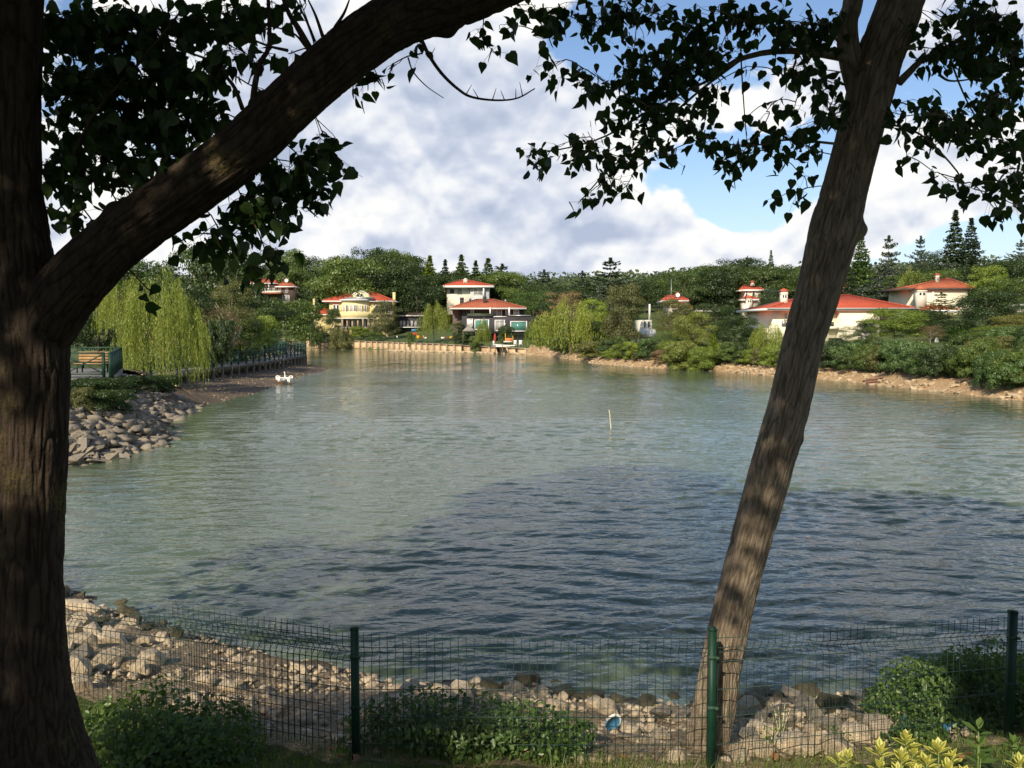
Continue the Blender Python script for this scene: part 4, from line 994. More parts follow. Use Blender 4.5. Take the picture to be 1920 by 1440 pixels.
b.window(492, 502, 554, 566, -.05, 'curtain'); b.window(530, 542, 554, 566, -.05, 'curtain')
b.chimney(470, 475, 517, 530, 2, 'white_wall'); b.chimney(530, 533, 521, 530, 3, 'white_wall'); b.dish(515, 528, .6, -.5, 'redplastic'); b.dish(534, 525, .5, 2)
# lone mast chimney in wood
b = Bld('white_chimney_stack', 'slim white chimney stack on a pole poking out of the wood above the yellow villa', 698, 560, 226, 'chimney')
b.box('shaft', 'white_wall', 696, 700.5, 520, 533, 0, .8); b.box('cap', 'redtile2', 695, 701.5, 518.8, 520, -.2, 1.0); b.box('pole', 'metal', 697.5, 699, 533, 560, .1, .4)
# upper white villa
b = Bld('upper_white_villa', 'upper villa with light grey walls and red hip roof above the charcoal villa', 880, 585, 220)
b.box('wall', 'white_wall', 838, 882, 537, 590, 0, 10); b.box('grey_bay', 'grey_wall', 882, 917, 540, 590, -.8, 9)
b.hip(832, 926, 536, 523, 862, 876, -1, 10, 'redtile', ov=.8)
b.box('canopy_slab', 'white', 832, 926, 537.5, 540, -2.2, 0)
b.box('column', 'white', 906, 908.5, 540, 556, -2, -1.6); b.window(889, 904, 541, 552, -.86, 'curtain', 'white', .1, 1); b.window(844, 852, 542, 550, -.05, 'glass'); b.window(858, 866, 542, 552, -.05, 'curtain'); b.window(880, 884, 560, 566, -.9, 'glass')
b.chimney(869, 876, 524, 533, 1.0, 'white_wall', 'white')
# charcoal villa
b = Bld('charcoal_villa', 'three storey charcoal villa with orange red roof and big white framed windows at the waterside', 915, 646, 163)
b.box('wall', 'dark_wall', 866, 983, 577, 650, 0, 11); b.box('left_wing', 'brown_wall', 848, 866, 576, 640, 1.2, 10)
b.hip(845, 987, 577.5, 559.5, 893, 925, -1, 11, 'redtile2', ov=.7)
b.box('cornice', 'white', 845, 987, 573.2 + 4.6, 580, -1.6, -.7)
b.box('middle_storey', 'dark_wall', 877, 995, 594, 625, -2.4, 0); b.box('roof_terrace_turf', 'ivy', 878, 923, 588.5, 590.5, -2.6, 0)
b.box('terrace_parapet', 'dark_wall', 877, 925, 590.5, 594, -2.7, 0); b.box('middle_coping', 'white', 925, 950, 593.4, 594.6, -2.5, -2.38); b.box('right_coping', 'metal', 955, 995, 591, 593, -2.6, 0)
for px in (918.5, 953.5): b.box('column', 'white', px, px + 2.6, 577, 592, -2.3, -1.9)
b.window(884, 888, 577.5, 589, -.05, 'curtain', 'white', .12); b.window(924, 940, 580, 593, -.05, 'curtain', 'white', .12, 1); b.window(949, 953, 579, 590, -.05, 'curtain'); b.window(964, 972, 582, 591, -.05, 'curtain', 'white', .14)
b.window(879, 886, 600, 611, -2.45, 'white', 'white', .2); b.window(892.5, 916, 601, 617, -2.45, 'greenglass', 'white', .16, 1); b.window(930, 945, 602, 619, -2.45, 'curtain', 'white', .2, 1); b.window(958.5, 986, 604, 620, -2.45, 'greenglass', 'white', .18)
b.window(936, 943, 627, 644, -.06, 'curtain', 'white', .2); b.window(964, 985, 627, 643, -.06, 'curtain', 'white', .2, 2)
b.chimney(861.5, 868.5, 557, 572, 2, 'dark_wall', None); b.chimney(905, 911.5, 555, 571, 2, 'dark_wall', None); b.box('flue', 'metal', 946, 949, 560, 566, 4, 4.5)
b.box('lamp', 'white', 855, 857, 597.5, 600, 1.0, 1.2); b.box('lamp', 'white', 947, 948.5, 606.5, 608, -2.6, -2.42)
b.box('terrace', 'white_wall', 924, 996, 645, 655, -11, 0)
g = Bld('thatch_gazebo', 'small gazebo with greyish pyramid roof left of the charcoal villa windows', 880, 640, 155, 'gazebo')
m_ = MB(); m_.add([(g.x(868), -2, g.z(621)), (g.x(893), -2, g.z(621)), (g.x(893), 1, g.z(621)), (g.x(868), 1, g.z(621)), (g.x(879), -.5, g.z(609))], [(0, 1, 4), (1, 2, 4), (2, 3, 4), (3, 0, 4), (3, 2, 1, 0)]); m_.build('roof', M['concrete'], g.root)
for px in (869, 892): g.box('post', 'pilewood', px, px + 1, 621, 641, -1.9, -1.8)
# terrace things
def simple(name, label, cat, px, py, Y, parts, group=None):
    g = Bld(name, label, px, py, Y, cat)
    if group: g.root['group'] = group
    for (nm, m, x0, x1, y0, y1, d0, d1) in parts: g.box(nm, m, x0, x1, y0, y1, d0, d1)
    return g
simple('hammock_canopy', 'orange cloth swing seat with posts on the charcoal villa terrace', 'swing seat', 954, 645, 152, [('seat_cloth', 'orangecloth', 948, 961, 634, 639.5, 0, 1), ('post', 'yelplastic', 947, 948, 625, 642, 0, .1), ('post', 'yelplastic', 961, 962, 630, 643, 0, .1), ('cushion', 'canvas', 944, 960, 639.5, 642, -.3, 1)])
simple('jetty', 'small white edged jetty on two posts in front of the charcoal villa', 'jetty', 934, 662, 146, [('deck', 'white', 925, 944, 645.5, 647, -1.5, 2.5), ('pile', 'pilewood', 928, 929.6, 647, 664, -1.3, -1.1), ('pile', 'pilewood', 941.5, 943, 647, 664, -1.3, -1.1), ('rail', 'white', 924, 927, 639, 645.5, 0, .2)])
for i, (px, lb) in enumerate(((966, 'white terrace chair left of the other one outside the charcoal villa'), (976, 'white terrace chair right of the other one outside the charcoal villa'))):
    simple('terrace_chair', lb, 'chair', px, 648, 151, [('backrest', 'white', px - 3, px + 3, 638, 644, 0, .15), ('seat', 'white', px - 3, px + 3, 643.8, 645.4, -.6, 0), ('leg', 'white', px - 3, px - 2.4, 645.4, 649, -.6, -.5), ('leg', 'white', px + 2.4, px + 3, 645.4, 649, -.6, -.5)], 'white terrace chairs')
def parasol(px, top, bot, Y, m, label, name='closed_parasol'):
    k = Y / F; p = P(px, bot, Y); g = thing(name, label, 'parasol', p); hh = P(px, top, Y).z - p.z
    z0 = h1(p.x, Y) - p.z
    m_ = MB(); zz_ = np.linspace(0, 1, 9); rr = np.array([.6, .9, 1.0, 1.0, .95, .9, .8, .55, .12]) * .24
    V, Fs = tube(np.column_stack([zz_ * 0, zz_ * 0, hh * (.12 + .88 * zz_)]), rr, 10); V = V * 1.; V[::2, :2] *= .78; m_.add(V, Fs); m_.build('canopy', M[m], g)
    m_ = MB(); m_.tube([(0, 0, min(z0, -.3)), (0, 0, hh * 1.03)], [.03, .03], 6); m_.build('pole', M['metal'], g)
parasol(1755.5, 632, 656, 92, 'canvas', 'closed white parasol standing alone before the very dark tree')
parasol(1812.5, 650, 667, 84, 'canvas', 'closed white parasol left one of the pair on the right terrace')
parasol(1820.5, 660, 668, 82, 'canvas', 'short closed white parasol lower right of the terrace pair')
parasol(1823, 645, 660, 90, 'canvas', 'upper rearmost closed white parasol beside the pale thin trunk')
parasol(928, 625, 643, 148, 'redcloth', 'closed dark red parasol at the jetty of the charcoal villa')
# play set
simple('play_set', 'children play set with blue roof and red panels on the quay lawn', 'play set', 776, 637, 176,
       [('roof', 'blueplastic', 772, 782, 617, 621.5, -.6, .6), ('post', 'redplastic', 772, 773, 621.5, 636, -.5, -.4), ('post', 'redplastic', 781, 782, 621.5, 636, -.5, -.4), ('panel', 'redplastic', 773, 781, 624, 629, -.45, .4), ('slide', 'cyan', 773, 778, 629, 636.5, -1.1, -.3), ('step', 'yelplastic', 782, 787, 629, 635.5, -.8, 0)])
simple('toy_slide', 'small orange toy slide right of the play set on the lawn', 'toy', 796, 636, 175, [('slide', 'orangecloth', 793, 795, 629, 635, 0, .5), ('step', 'canvas', 796, 800, 632, 635, 0, .5)])
simple('garden_bench', 'red and white low garden seat under the willow beside the play set', 'seat', 830, 637, 168, [('seat', 'canvas', 827, 833, 632, 635, 0, .5), ('backrest', 'redcloth', 833, 836, 631, 635, 0, .5), ('cushion', 'yelplastic', 843, 850, 631, 634.5, 0, .5)])
simple('plant_pot', 'pale plant pot on the lawn left of the play set', 'pot', 745, 634, 180, [('pot', 'white', 743.5, 745.5, 630, 633.5, 0, .3)])
# hidden red roofed house + mast
b = Bld('hidden_villa', 'mostly hidden villa with red roof and white dish beside a thin mast', 1265, 610, 150)
b.box('wall', 'white_wall', 1256, 1288, 562, 612, 0, 7); b.hip(1244, 1290, 563, 553, 1256, 1280, 0, 7, 'redtile'); b.hip(1260, 1290, 579, 568, 1268, 1284, -3, 1, 'redtile'); b.chimney(1269, 1274, 549, 556, 1, 'white_wall'); b.dish(1268.5, 553.5, .35, -.8); b.window(1274, 1281, 566, 573, -.05, 'glass')
b = Bld('antenna_mast', 'thin pale antenna mast above the hidden red roof', 1259, 560, 148, 'mast'); b.box('pole', 'metal', 1258, 1259, 523, 575, 0, .09)
b = Bld('curved_balcony_house', 'pale house with curved white balcony peeking between the olive grey trees', 1213, 655, 120)
b.box('wall', 'white_wall', 1201, 1222, 600, 660, 0, 6); bay(b, 'balcony', 'white', 1199, 1229, 617, 632, 1.2); b.window(1207, 1210, 603, 614, -.05, 'glass', 'white', .08); b.window(1214, 1218, 603, 614, -.05, 'glass', 'white', .08); b.box('column', 'white', 1216, 1219, 570, 600, 0, .4)
b = Bld('dark_house', 'dark low house with red tiled roof edge glimpsed under the right wood', 1330, 600, 150)
b.box('wall', 'brown_wall', 1312, 1345, 582, 606, 0, 5); b.hip(1308, 1349, 582, 570, 1320, 1336, 0, 5, 'brown_wall'); b.window(1315, 1319, 585, 589, -.05, 'curtain'); b.window(1325, 1330, 585, 589, -.05, 'curtain')
# small upper villa with chimneys
b = Bld('small_upper_villa', 'small cream upper villa with two chimneys and dish left of the big white villa', 1405, 600, 160)
b.box('wall', 'cream_wall', 1396, 1425, 543, 575, 0, 7); b.hip(1390, 1430, 543, 533, 1402, 1420, 0, 7, 'redtile'); b.chimney(1409.5, 1417, 528, 536, 1, 'white_wall'); b.window(1397.5, 1400.5, 546, 556, -.05, 'glass'); b.window(1410, 1414, 546, 554, -.05, 'glass')
b.box('lower_wall', 'cream_wall', 1386, 1412, 562, 596, -3, 0); b.hip(1384, 1412, 562, 556.5, 1394, 1404, -3.2, 1, 'redtile'); b.chimney(1387, 1397, 560, 584, -4.5, 'white_wall'); b.dish(1385.5, 575, .55, -4.8)
b.hip(1392, 1430, 590, 584, 1400, 1416, -6, 0, 'redtile', fascia='metal'); b.box('glazed_porch', 'greenglass', 1396, 1430, 594, 612, -5.4, -.2); b.box('porch_beam', 'grey_wall', 1393, 1446, 590.5, 594, -5.6, -.1)
for px in (1396, 1407, 1418, 1429): b.box('porch_post', 'grey_wall', px, px + 1.2, 594, 613, -5.6, -5.45)
# big white villa
b = Bld('white_villa', 'big white villa with wide red roof and tall chimney crossed by the leaning trunk', 1570, 655, 104)
b.box('wall', 'cream_wall', 1447, 1490, 580, 660, -.2, 11); b.box('wall', 'cream_wall', 1490, 1566, 580, 660, -.35, 11); b.box('wall', 'cream_wall', 1566, 1640, 579, 660, -1.2, 11)
b.hip(1430, 1702, 578, 550.5, 1540, 1622, -1.2, 12, 'redtile', ov=.45)
b.box('gutter', 'metal', 1430, 1702, 578.6, 580.5, -1.78, -1.68)
b.box('side_wall', 'cream_wall', 1640, 1690, 580, 640, 3, 11)
b.chimney(1468, 1480, 545, 572, 1.0, 'white_wall'); b.window(1469, 1473, 588, 599, -.25, 'curtain', 'cream_wall', .08); b.box('balconet', 'metal', 1463, 1471, 602, 610, -.5, -.25)
b.box('string_course', 'white_wall', 1566, 1640, 620, 622, -1.3, -1.2); b.window(1552, 1560, 604, 612, -.40, 'glass', 'white_wall', .1); b.box('balcony_rail', 'white_wall', 1546, 1564, 612, 617, -1.4, -.36)
m_ = MB(); 
for i in range(13):
    a = i * math.pi / 12; m_.box(0, 0, 0, 0, 0, 0) if 0 else None
pts = [(b.x(1618) + math.cos(a) * 1.0, -1.24, b.z(642) + math.sin(a) * 1.2) for a in np.linspace(0, math.pi, 13)]
m_.tube(pts, [.05] * 13, 5); m_.box(b.x(1618) - .02, b.x(1618) + .02, -1.26, -1.21, b.z(652), b.z(626)); m_.build('arched_frame', M['metal'], b.root)
m_ = MB(); m_.add([(b.x(1618), -1.215, b.z(642))] + [(p[0], -1.215, p[2]) for p in pts], [(0, i + 1, i + 2) for i in range(12)]); m_.build('arch_pane', M['curtain'], b.root)
simple('far_red_roof', 'small red roof with chimney just right of the leaning trunk, above the white villa', 'house', 1590, 548, 155, [('wall', 'white_wall', 1577, 1600, 541, 550, 0, 4), ('chimney', 'white_wall', 1595, 1598, 530, 538, 0, .4)]).hip(1572, 1603, 542, 533, 1580, 1592, 0, 4, 'redtile')
# cream villa right
b = Bld('cream_villa', 'cream villa with orange red roof below the tallest spruces at the right', 1765, 610, 120)
b.box('wall', 'cream_wall', 1712, 1812, 541, 622, 0, 8); b.hip(1691, 1822, 540, 519.5, 1796, 1806, 0, 8, 'redtile2', ov=.5, fascia='brown_wall')
b.chimney(1700, 1717, 544, 580, -3, 'white_wall', 'redtile2'); b.chimney(1766, 1772, 513, 528, 2, 'white_wall'); b.box('string_course', 'white_wall', 1712, 1812, 572, 573, -.08, 0)
b.box('corner_pilaster', 'white_wall', 1745, 1749, 545, 575, -.15, 0); b.window(1713.5, 1717, 560, 568, -.05, 'glass', 'white', .08); b.box('lower_wall', 'cream_wall', 1800, 1825, 560, 612, -1, 6); b.window(1810, 1818, 582, 596, -1.05, 'curtain', 'white', .1)
b.hip(1700, 1752, 583, 575, 1712, 1738, -6, -1, 'redtile2', fascia='white')
simple('pergola', 'reddish brown pergola beam above the hedge at the right edge', 'pergola', 1885, 660, 72, [('beam', 'rust', 1862, 1905, 637, 642, 0, .3), ('beam', 'rust', 1868, 1905, 643.5, 646, 1, 1.2), ('post', 'rust', 1880, 1882, 642, 672, 0, .15), ('beam', 'white_wall', 1904, 1925, 639, 641, 0, .3)])
simple('white_ledge', 'small white flat roof edge at the right picture edge among trees', 'roof', 1912, 578, 90, [('slab', 'white', 1910, 1926, 571, 574, 0, 2), ('wall', 'white_wall', 1915, 1926, 574, 585, .5, 1.5)])
simple('jetty_slab', 'flat grey concrete slab jetting out over the reeds on the right shore', 'jetty', 1165, 662, 106, [('slab', 'concrete', 1133, 1170, 652.5, 656, 0, 2), ('post', 'white_wall', 1144, 1146, 640, 652.5, .5, .7), ('support', 'concrete', 1136, 1139, 656, 668, .5, 1), ('support', 'concrete', 1160, 1163, 656, 668, .5, 1)])
# palms
def palm(px, top, Y, hpx, label):
    p = P(px, top, Y); z0 = h1(p.x, Y); hh = (p.z - z0) / 1.05; g = thing('palm', label, 'palm', (p.x, Y, z0)); m_ = palmfan(int(px)); s = hpx * Y / F
    V = np.concatenate(m_.v) - np.array([0, 0, .8]); V = V * s * 2.4; V[:, 2] += hh - s * .4; link('crown', mesh('palm_crown', V, m_.f, M['ivy']), g)
    t = MB(); t.tube([(0, 0, 0), (.05, 0, hh * .5), (0, 0, hh - s * .3)], [.16, .13, .12], 8); t.build('trunk', M['pilewood'], g)
palm(1792, 622, 86, 40, 'fan palm right of the single closed parasol'); palm(1815, 612, 88, 40, 'taller fan palm beside the thin dark tree'); palm(1762, 655, 80, 14, 'small spiky palm at the foot of the single parasol')
palm(1776, 656, 80, 14, 'second small spiky palm beside the hedge top'); palm(857, 607, 162, 22, 'banana like palm left of the charcoal villa gazebo')

# ================================================================= quay wall with posts and panels
q = thing('quay_wall', 'long tan quay wall of posts and inset panels along the far lawn', 'wall', (0, 0, 0))
wp = spline([(p[0], p[1], [.9, 1.0, 1.2, 1.35, 1.45, 1.55, 1.75, 1.9][i]) for i, p in enumerate(WALL)], 400)
L_ = np.concatenate([[0], np.cumsum(np.linalg.norm(np.diff(wp[:, :2], axis=0), axis=1))]); tot = L_[-1]; nb = int(tot / 2.25)
def wpt(s): return np.array([np.interp(s, L_, wp[:, i]) for i in range(3)])
rl = MB()
for i in range(nb + 1):
    s = i * tot / nb; a = wpt(s); m_ = MB(); m_.box(-.16, .16, -.25, .15, -.6, a[2] + .05); dark = i * tot / nb < 16
    m_.build('post', M['darkhollow' if dark and i % 2 else 'wallpost'], q, loc=(a[0], a[1] - .12, 0))
    if i < nb:
        b_ = wpt(s + tot / nb); A_ = Vector((a[0], a[1] + .1, 0)); B_ = Vector((b_[0], b_[1] + .1, 0)); zt = (a[2] + b_[2]) / 2
        m_ = MB(); m_.bar(A_ + Vector((0, 0, zt / 2 - .3)), B_ + Vector((0, 0, zt / 2 - .3)), .1, zt + .55); m_.build('panel', M['wallpanel'], q)
        m_ = MB(); m_.bar(A_ + Vector((0, -.16, zt + .04)), B_ + Vector((0, -.16, zt + .04)), .36, .14); m_.build('coping', M['wallpost'], q)
        m_ = MB(); m_.bar(A_ + Vector((0, -.2, .12)), B_ + Vector((0, -.2, .12)), .22, .16); m_.build('ledge', M['wallpanel'], q)
fn = thing('lawn_fence', 'low thin green fence along the top of the quay wall', 'fence')
for i in range(0, nb + 1):
    a = wpt(i * tot / nb)
    if -45 < a[0] < -6:
        m_ = MB(); m_.box(-.05, .05, -.05, .05, 0, 1.0); m_.build('post', M['railgreen'], fn, loc=(a[0], a[1] + .35, a[2]))
        b_ = wpt(min(tot, (i + 1) * tot / nb)); m_ = MB(); m_.bar((a[0], a[1] + .35, a[2] + .9), (b_[0], b_[1] + .35, b_[2] + .9), .04); m_.bar((a[0], a[1] + .35, a[2] + .3), (b_[0], b_[1] + .35, b_[2] + .3), .03); m_.build('rail', M['railgreen'], fn)

# ================================================================= boardwalk
bw = thing('boardwalk', 'green railed boardwalk on timber piles curving over the muddy beach', 'boardwalk')
path = spline([(-22.4, 52), (-23.2, 62), (-23.1, 76), (-23.6, 88), (-24.5, 100), (-27.5, 111), (-34.5, 130), (-44, 152)], 300)
Lp = np.concatenate([[0], np.cumsum(np.linalg.norm(np.diff(path, axis=0), axis=1))]); totp = Lp[-1]
Tp = np.gradient(path, axis=0); Tp /= np.linalg.norm(Tp, axis=1)[:, None]; Np = np.stack([Tp[:, 1], -Tp[:, 0]], 1)
DZ = 1.2
def bp(s, o): i = min(299, int(np.searchsorted(Lp, s))); return Vector((*(path[i] + Np[i] * o), 0))
nbay = int(totp / 1.9)
for i in range(nbay):
    s0 = i * totp / nbay; s1 = (i + 1) * totp / nbay
    a0, a1, b0, b1 = bp(s0, -1.1), bp(s0, 1.1), bp(s1, -1.1), bp(s1, 1.1)
    m_ = MB(); m_.add([p + Vector((0, 0, z)) for z in (DZ - .1, DZ) for p in (a0, a1, b1, b0)], [(0, 1, 2, 3), (7, 6, 5, 4), (0, 4, 5, 1), (1, 5, 6, 2), (2, 6, 7, 3), (3, 7, 4, 0)]); m_.build('deck_panel', M['deck'], bw)
    m_ = MB(); m_.bar(a1 + Vector((0, 0, DZ - .18)), b1 + Vector((0, 0, DZ - .18)), .1, .22); m_.bar(a0 + Vector((0, 0, DZ - .18)), b0 + Vector((0, 0, DZ - .18)), .1, .22); m_.build('beam', M['pilewood'], bw)
    for (a, b_) in ((a1, b1), (a0, b0)):
        u = Vector((0, 0, 1))
        m_ = MB(); m_.bar(a + u * (DZ + 1.0), b_ + u * (DZ + 1.0), .09, .07); m_.bar(a + u * (DZ + .2), b_ + u * (DZ + .2), .06, .05); m_.bar(a + u * (DZ + .22), b_ + u * (DZ + .98), .05, .05); m_.bar(a + u * (DZ + .98), b_ + u * (DZ + .22), .05, .05); m_.build('railing_bay', M['railgreen'], bw)
        m_ = MB(); m_.box(-.06, .06, -.06, .06, 0, 1.2); m_.box(-.085, .085, -.085, .085, 1.2, 1.26); m_.build('railing_post', M['railgreen'], bw, loc=a + u * DZ)
        g_ = min(-.5, 0); m_ = MB(); m_.tube([(0, 0, -.8), (0, 0, DZ - .1)], [.13, .12], 8); m_.build('pile', M['pilewood'], bw, loc=a)
# platform with bench
pf = thing('viewing_platform', 'concrete viewing platform with green cross braced railing beside the near trunk', 'platform', (0, 0, 0))
DP = 1.93; A_ = Vector((-16.75, 37, DP)); B_ = Vector((-21.1, 48, DP)); C_ = Vector((-30, 47, DP)); D_ = Vector((-27, 37, DP))
m_ = MB(); m_.add([p + Vector((0, 0, z)) for z in (-.38, 0) for p in (D_, A_, B_, C_)], [(3, 2, 1, 0), (4, 5, 6, 7), (0, 1, 5, 4), (1, 2, 6, 5), (2, 3, 7, 6), (3, 0, 4, 7)]); m_.build('slab', M['concrete'], pf)
for k_ in range(9):                                                       # paving strips
    y0 = 37.1 + k_ * 1.08; x1 = A_.x + (B_.x - A_.x) * (y0 - 37) / 11 - .3; m_ = MB(); m_.box(-26.8, x1, y0, y0 + 1.04, DP + .004, DP + .03); m_.build('paving_strip', M['deck'], pf)
def rail_run(a, b, n, parent, z=0, wall=False):
    for i in range(n + 1):
        p = a.lerp(b, i / n); m_ = MB(); m_.box(-.05, .05, -.05, .05, 0, 1.12); m_.build('railing_post', M['greenpaint'], parent, loc=p)
        if i < n:
            q_ = a.lerp(b, (i + 1) / n); m_ = MB(); u = Vector((0, 0, 1)); m_.bar(p + u * 1.1, q_ + u * 1.1, .1, .06); m_.bar(p + u * .2, q_ + u * .2, .05, .05); m_.bar(p + u * .22, q_ + u * 1.06, .045); m_.bar(p + u * 1.06, q_ + u * .22, .045); m_.build('railing_bay', M['railgreen'], parent)
rail_run(Vector((-16.85, 37.1, DP)), Vector((-21.1, 47.8, DP)), 7, pf); rail_run(Vector((-17.1, 37.05, DP)), Vector((-23.6, 37.05, DP)), 4, pf); rail_run(Vector((-21.2, 47.9, DP)), Vector((-29, 47.2, DP)), 4, pf)
for x, y in ((-17.6, 37.6), (-21.4, 46.8), (-25, 37.8)):
    m_ = MB(); m_.box(-.2, .2, -.2, .2, -2, -.38); m_.build('pier', M['concrete'], pf, loc=(x, y, DP))
bn = thing('park_bench', 'varnished wooden bench on the viewing platform', 'bench', (-19.9, 42, DP + .03))
for j in range(4):
    m_ = MB(); m_.box(-.75, .75, .18 + j * .01, .22 + j * .01, .50 + j * .13, .60 + j * .13); m_.build('back_slat', M['benchwood'], bn)
for j in range(4):
    m_ = MB(); m_.box(-.75, .75, -.35 + j * .13, -.25 + j * .13, .42, .45); m_.build('seat_slat', M['benchwood'], bn)
for s in (-.6, .6):
    m_ = MB(); m_.bar((s, -.3, .0), (s, -.3, .42), .05); m_.bar((s, .2, 0), (s, .26, 1.0), .05); m_.bar((s, -.3, .4), (s, .2, .4), .05); m_.build('bench_frame', M['greenpaint'], bn)

# ================================================================= geese, wreck, stake
def goose(x, y, rz, s, neck, label):
    z = max(0, h1(x, y)); g = thing('goose', label, 'goose', (x, y, z), rz, 'white geese at the tip of the muddy beach')
    pts = [(-.42, 0, .34), (-.34, 0, .33), (-.18, 0, .30), (.05, 0, .29), (.22, 0, .33), (.30, 0, .42)]; rad = [.02, .09, .16, .18, .13, .08]
    if neck == 'up': pts += [(.33, 0, .58), (.34, 0, .74), (.40, 0, .80), (.46, 0, .79)]; rad += [.045, .035, .05, .035]
    elif neck == 'low': pts += [(.42, 0, .40), (.54, 0, .28), (.62, 0, .22), (.67, 0, .20)]; rad += [.045, .035, .048, .03]
    else: pts += [(.30, .02, .52), (.20, .05, .55), (.10, .06, .50), (.04, .06, .48)]; rad += [.045, .036, .048, .03]
    sp = spline([(*p, r_) for p, r_ in zip(pts, rad)], 26) * s
    V, Fs = tube(sp[:, :3], sp[:, 3], 10); m_ = MB(); m_.add(V, Fs); m_.build('body', M['feather'], g, smooth=True)
    e = sp[-1, :3]; d_ = e - sp[-3, :3]; d_ /= np.linalg.norm(d_); m_ = MB(); m_.tube([e - d_ * .01, e + d_ * .08 * s], [.028 * s, .008 * s], 6); m_.build('beak', M['orange'], g)
    for sd_ in (-1, 1):
        m_ = MB(); m_.tube(np.array([(.14, sd_ * .13, .34), (-.1, sd_ * .165, .34), (-.36, sd_ * .07, .37)]) * s, np.array([.04, .07, .015]) * s, 6); m_.build('wing', M['feather'], g)
        m_ = MB(); m_.tube(np.array([(0, sd_ * .07, .18), (.02, sd_ * .07, 0)]) * s, np.array([.018, .014]) * s, 5); m_.build('leg', M['orange'], g)
gp = G(533, 718, .05)
goose(gp.x + .05, gp.y + .5, 2.2, 1.0, 'up', 'white goose with raised neck, rear of the huddle on the mud tip')
goose(gp.x - .28, gp.y + .1, 3.3, 1.0, 'back', 'white goose preening at the left side of the huddle')
goose(gp.x + .0, gp.y - .4, -1.8, 1.0, 'low', 'white goose with lowered head at the front middle of the huddle')
goose(gp.x + .28, gp.y + .3, .9, 1.0, 'back', 'white goose tail up at the upper right of the huddle')
goose(gp.x + .50, gp.y - .5, -1.3, .8, 'low', 'small white goose at the lower right edge of the huddle in the shallows')
wr = thing('wooden_wreck', 'broken reddish wooden hull with dark open end half in the water on the right shore', 'boat wreck', G(1642, 720, 0), .15)
V = []; n = 12
for i, x in enumerate((-.95, -.4, .2, .6)):
    for j in range(n):
        a = math.pi * (-.15 + 1.1 * j / (n - 1)); r_ = [.16, .30, .38, .42][i]; V.append((x, -math.cos(a) * r_ * 1.1, .1 + math.sin(a) * r_ * 1.15))
Fs = [(i * n + j, i * n + j + 1, (i + 1) * n + j + 1, (i + 1) * n + j) for i in range(3) for j in range(n - 1)]; m_ = MB(); m_.add(V, Fs); m_.build('hull', M['rust'], wr)
m_ = MB(); m_.add(V[-n:], [tuple(range(n))]); m_.build('hollow_shade', M['darkhollow'], wr, loc=(-.05, 0, 0));  # dark sheet closes the hull end in place of shade inside
for j, a in enumerate((-.2, .15, .5)):
    m_ = MB(); m_.bar((-.9, -.40 + a * .2, .12 + a * .5), (.35, -.5 + a * .2, .22 + a * .5), .05, .14); m_.build('plank', M['rust'], wr)
m_ = MB(); m_.bar((.0, -.65, -.05), (.5, -.45, .42), .08, .34); m_.build('broken_plank', M['stonetan'], wr)
st = thing('cane_stake', 'pale cane stake standing out of the open water', 'stake', G(1145, 803, 0))
m_ = MB(); pts = spline([(.05, 0, -.6), (0, 0, .1), (-.04, 0, .55), (-.07, 0, .74)], 12); m_.tube(pts, np.linspace(.022, .016, 12), 8); m_.build('cane', M['bamboo'], st)
for t_ in (.2, .45):
    m_ = MB(); m_.tube([(-.01 - t_ * .06, 0, t_), (-.012 - t_ * .06, 0, t_ + .02)], [.027, .027], 8); m_.build('node', M['bamboo'], st)

# ================================================================= foreground trees
def bark_disp(depth, f1=26., fz=3.2, seed=0., lump=.02):
    def f(pts, dirs, r):
        s = np.concatenate([[0], np.cumsum(np.linalg.norm(np.diff(pts, axis=0), axis=1))])
        p = dirs * .16; q_ = np.stack([p[..., 0], p[..., 1], p[..., 2]], -1)
        z = s[:, None].repeat(dirs.shape[1], 1)
        ang = np.arctan2((dirs * tube_rings(pts, 8)[2][:, None]).sum(-1), (dirs * tube_rings(pts, 8)[1][:, None]).sum(-1))
        c3 = np.stack([np.cos(ang) * r * f1 + seed, np.sin(ang) * r * f1, z * fz * 1.9], -1)
        wv = (vn(np.stack([c3[..., 0] * .5, c3[..., 1] * .5, z * 5], -1)) - .5)[..., None] * .7
        n1 = vn(c3 + wv); n2 = vn(c3 * np.array([2.1, 2.1, 2.6]) + 31 + wv)
        rid = 1 - np.abs(2 * n1 - 1) * 1.0; rid2 = 1 - np.abs(2 * n2 - 1)
        big = vn(np.stack([np.cos(ang) * 1.4 + seed, np.sin(ang) * 1.4, z * 1.3], -1)) - .5
        f.fur = np.clip((rid - .72) * 3.4, 0, 1).ravel()
        return -depth * np.clip(rid - .55, 0, 1) * 2 - depth * .4 * np.clip(rid2 - .6, 0, 1) * 2 + lump * big * 2
    return f
def big_limb(name, pix, m, parent, nseg=150, nrow=420, depth=.012, seed=0, f1=26., lump=.02, bumps=()):
    """pix rows: px, py, perpendicular width px, Y"""
    s = spline([(*P(a, b, y), w_ / 2 * y / F) for a, b, w_, y in pix], nrow)
    dp = bark_disp(depth, f1, 3.2, seed, lump)
    V, Fq = tube(s[:, :3], s[:, 3], nseg, dp)
    for (bx_, by_, bY, br, bh) in bumps:
        c = np.array(P(bx_, by_, bY)); d_ = np.linalg.norm(V - c, axis=1); k_ = np.exp(-(d_ / br) ** 2)
        ctr = s[np.argmin(np.linalg.norm(s[:, :3] - c, axis=1)), :3]; o = V - ctr; o /= np.linalg.norm(o, axis=1)[:, None]; V = V + o * (k_ * bh)[:, None]
    o = link(name, mesh(name, V, Fq, m, True), parent); vattr(o, 'furrow', dp.fur)
    return s
LB = Vector((-2.35, 4.5, h1(-2.35, 4.5)))
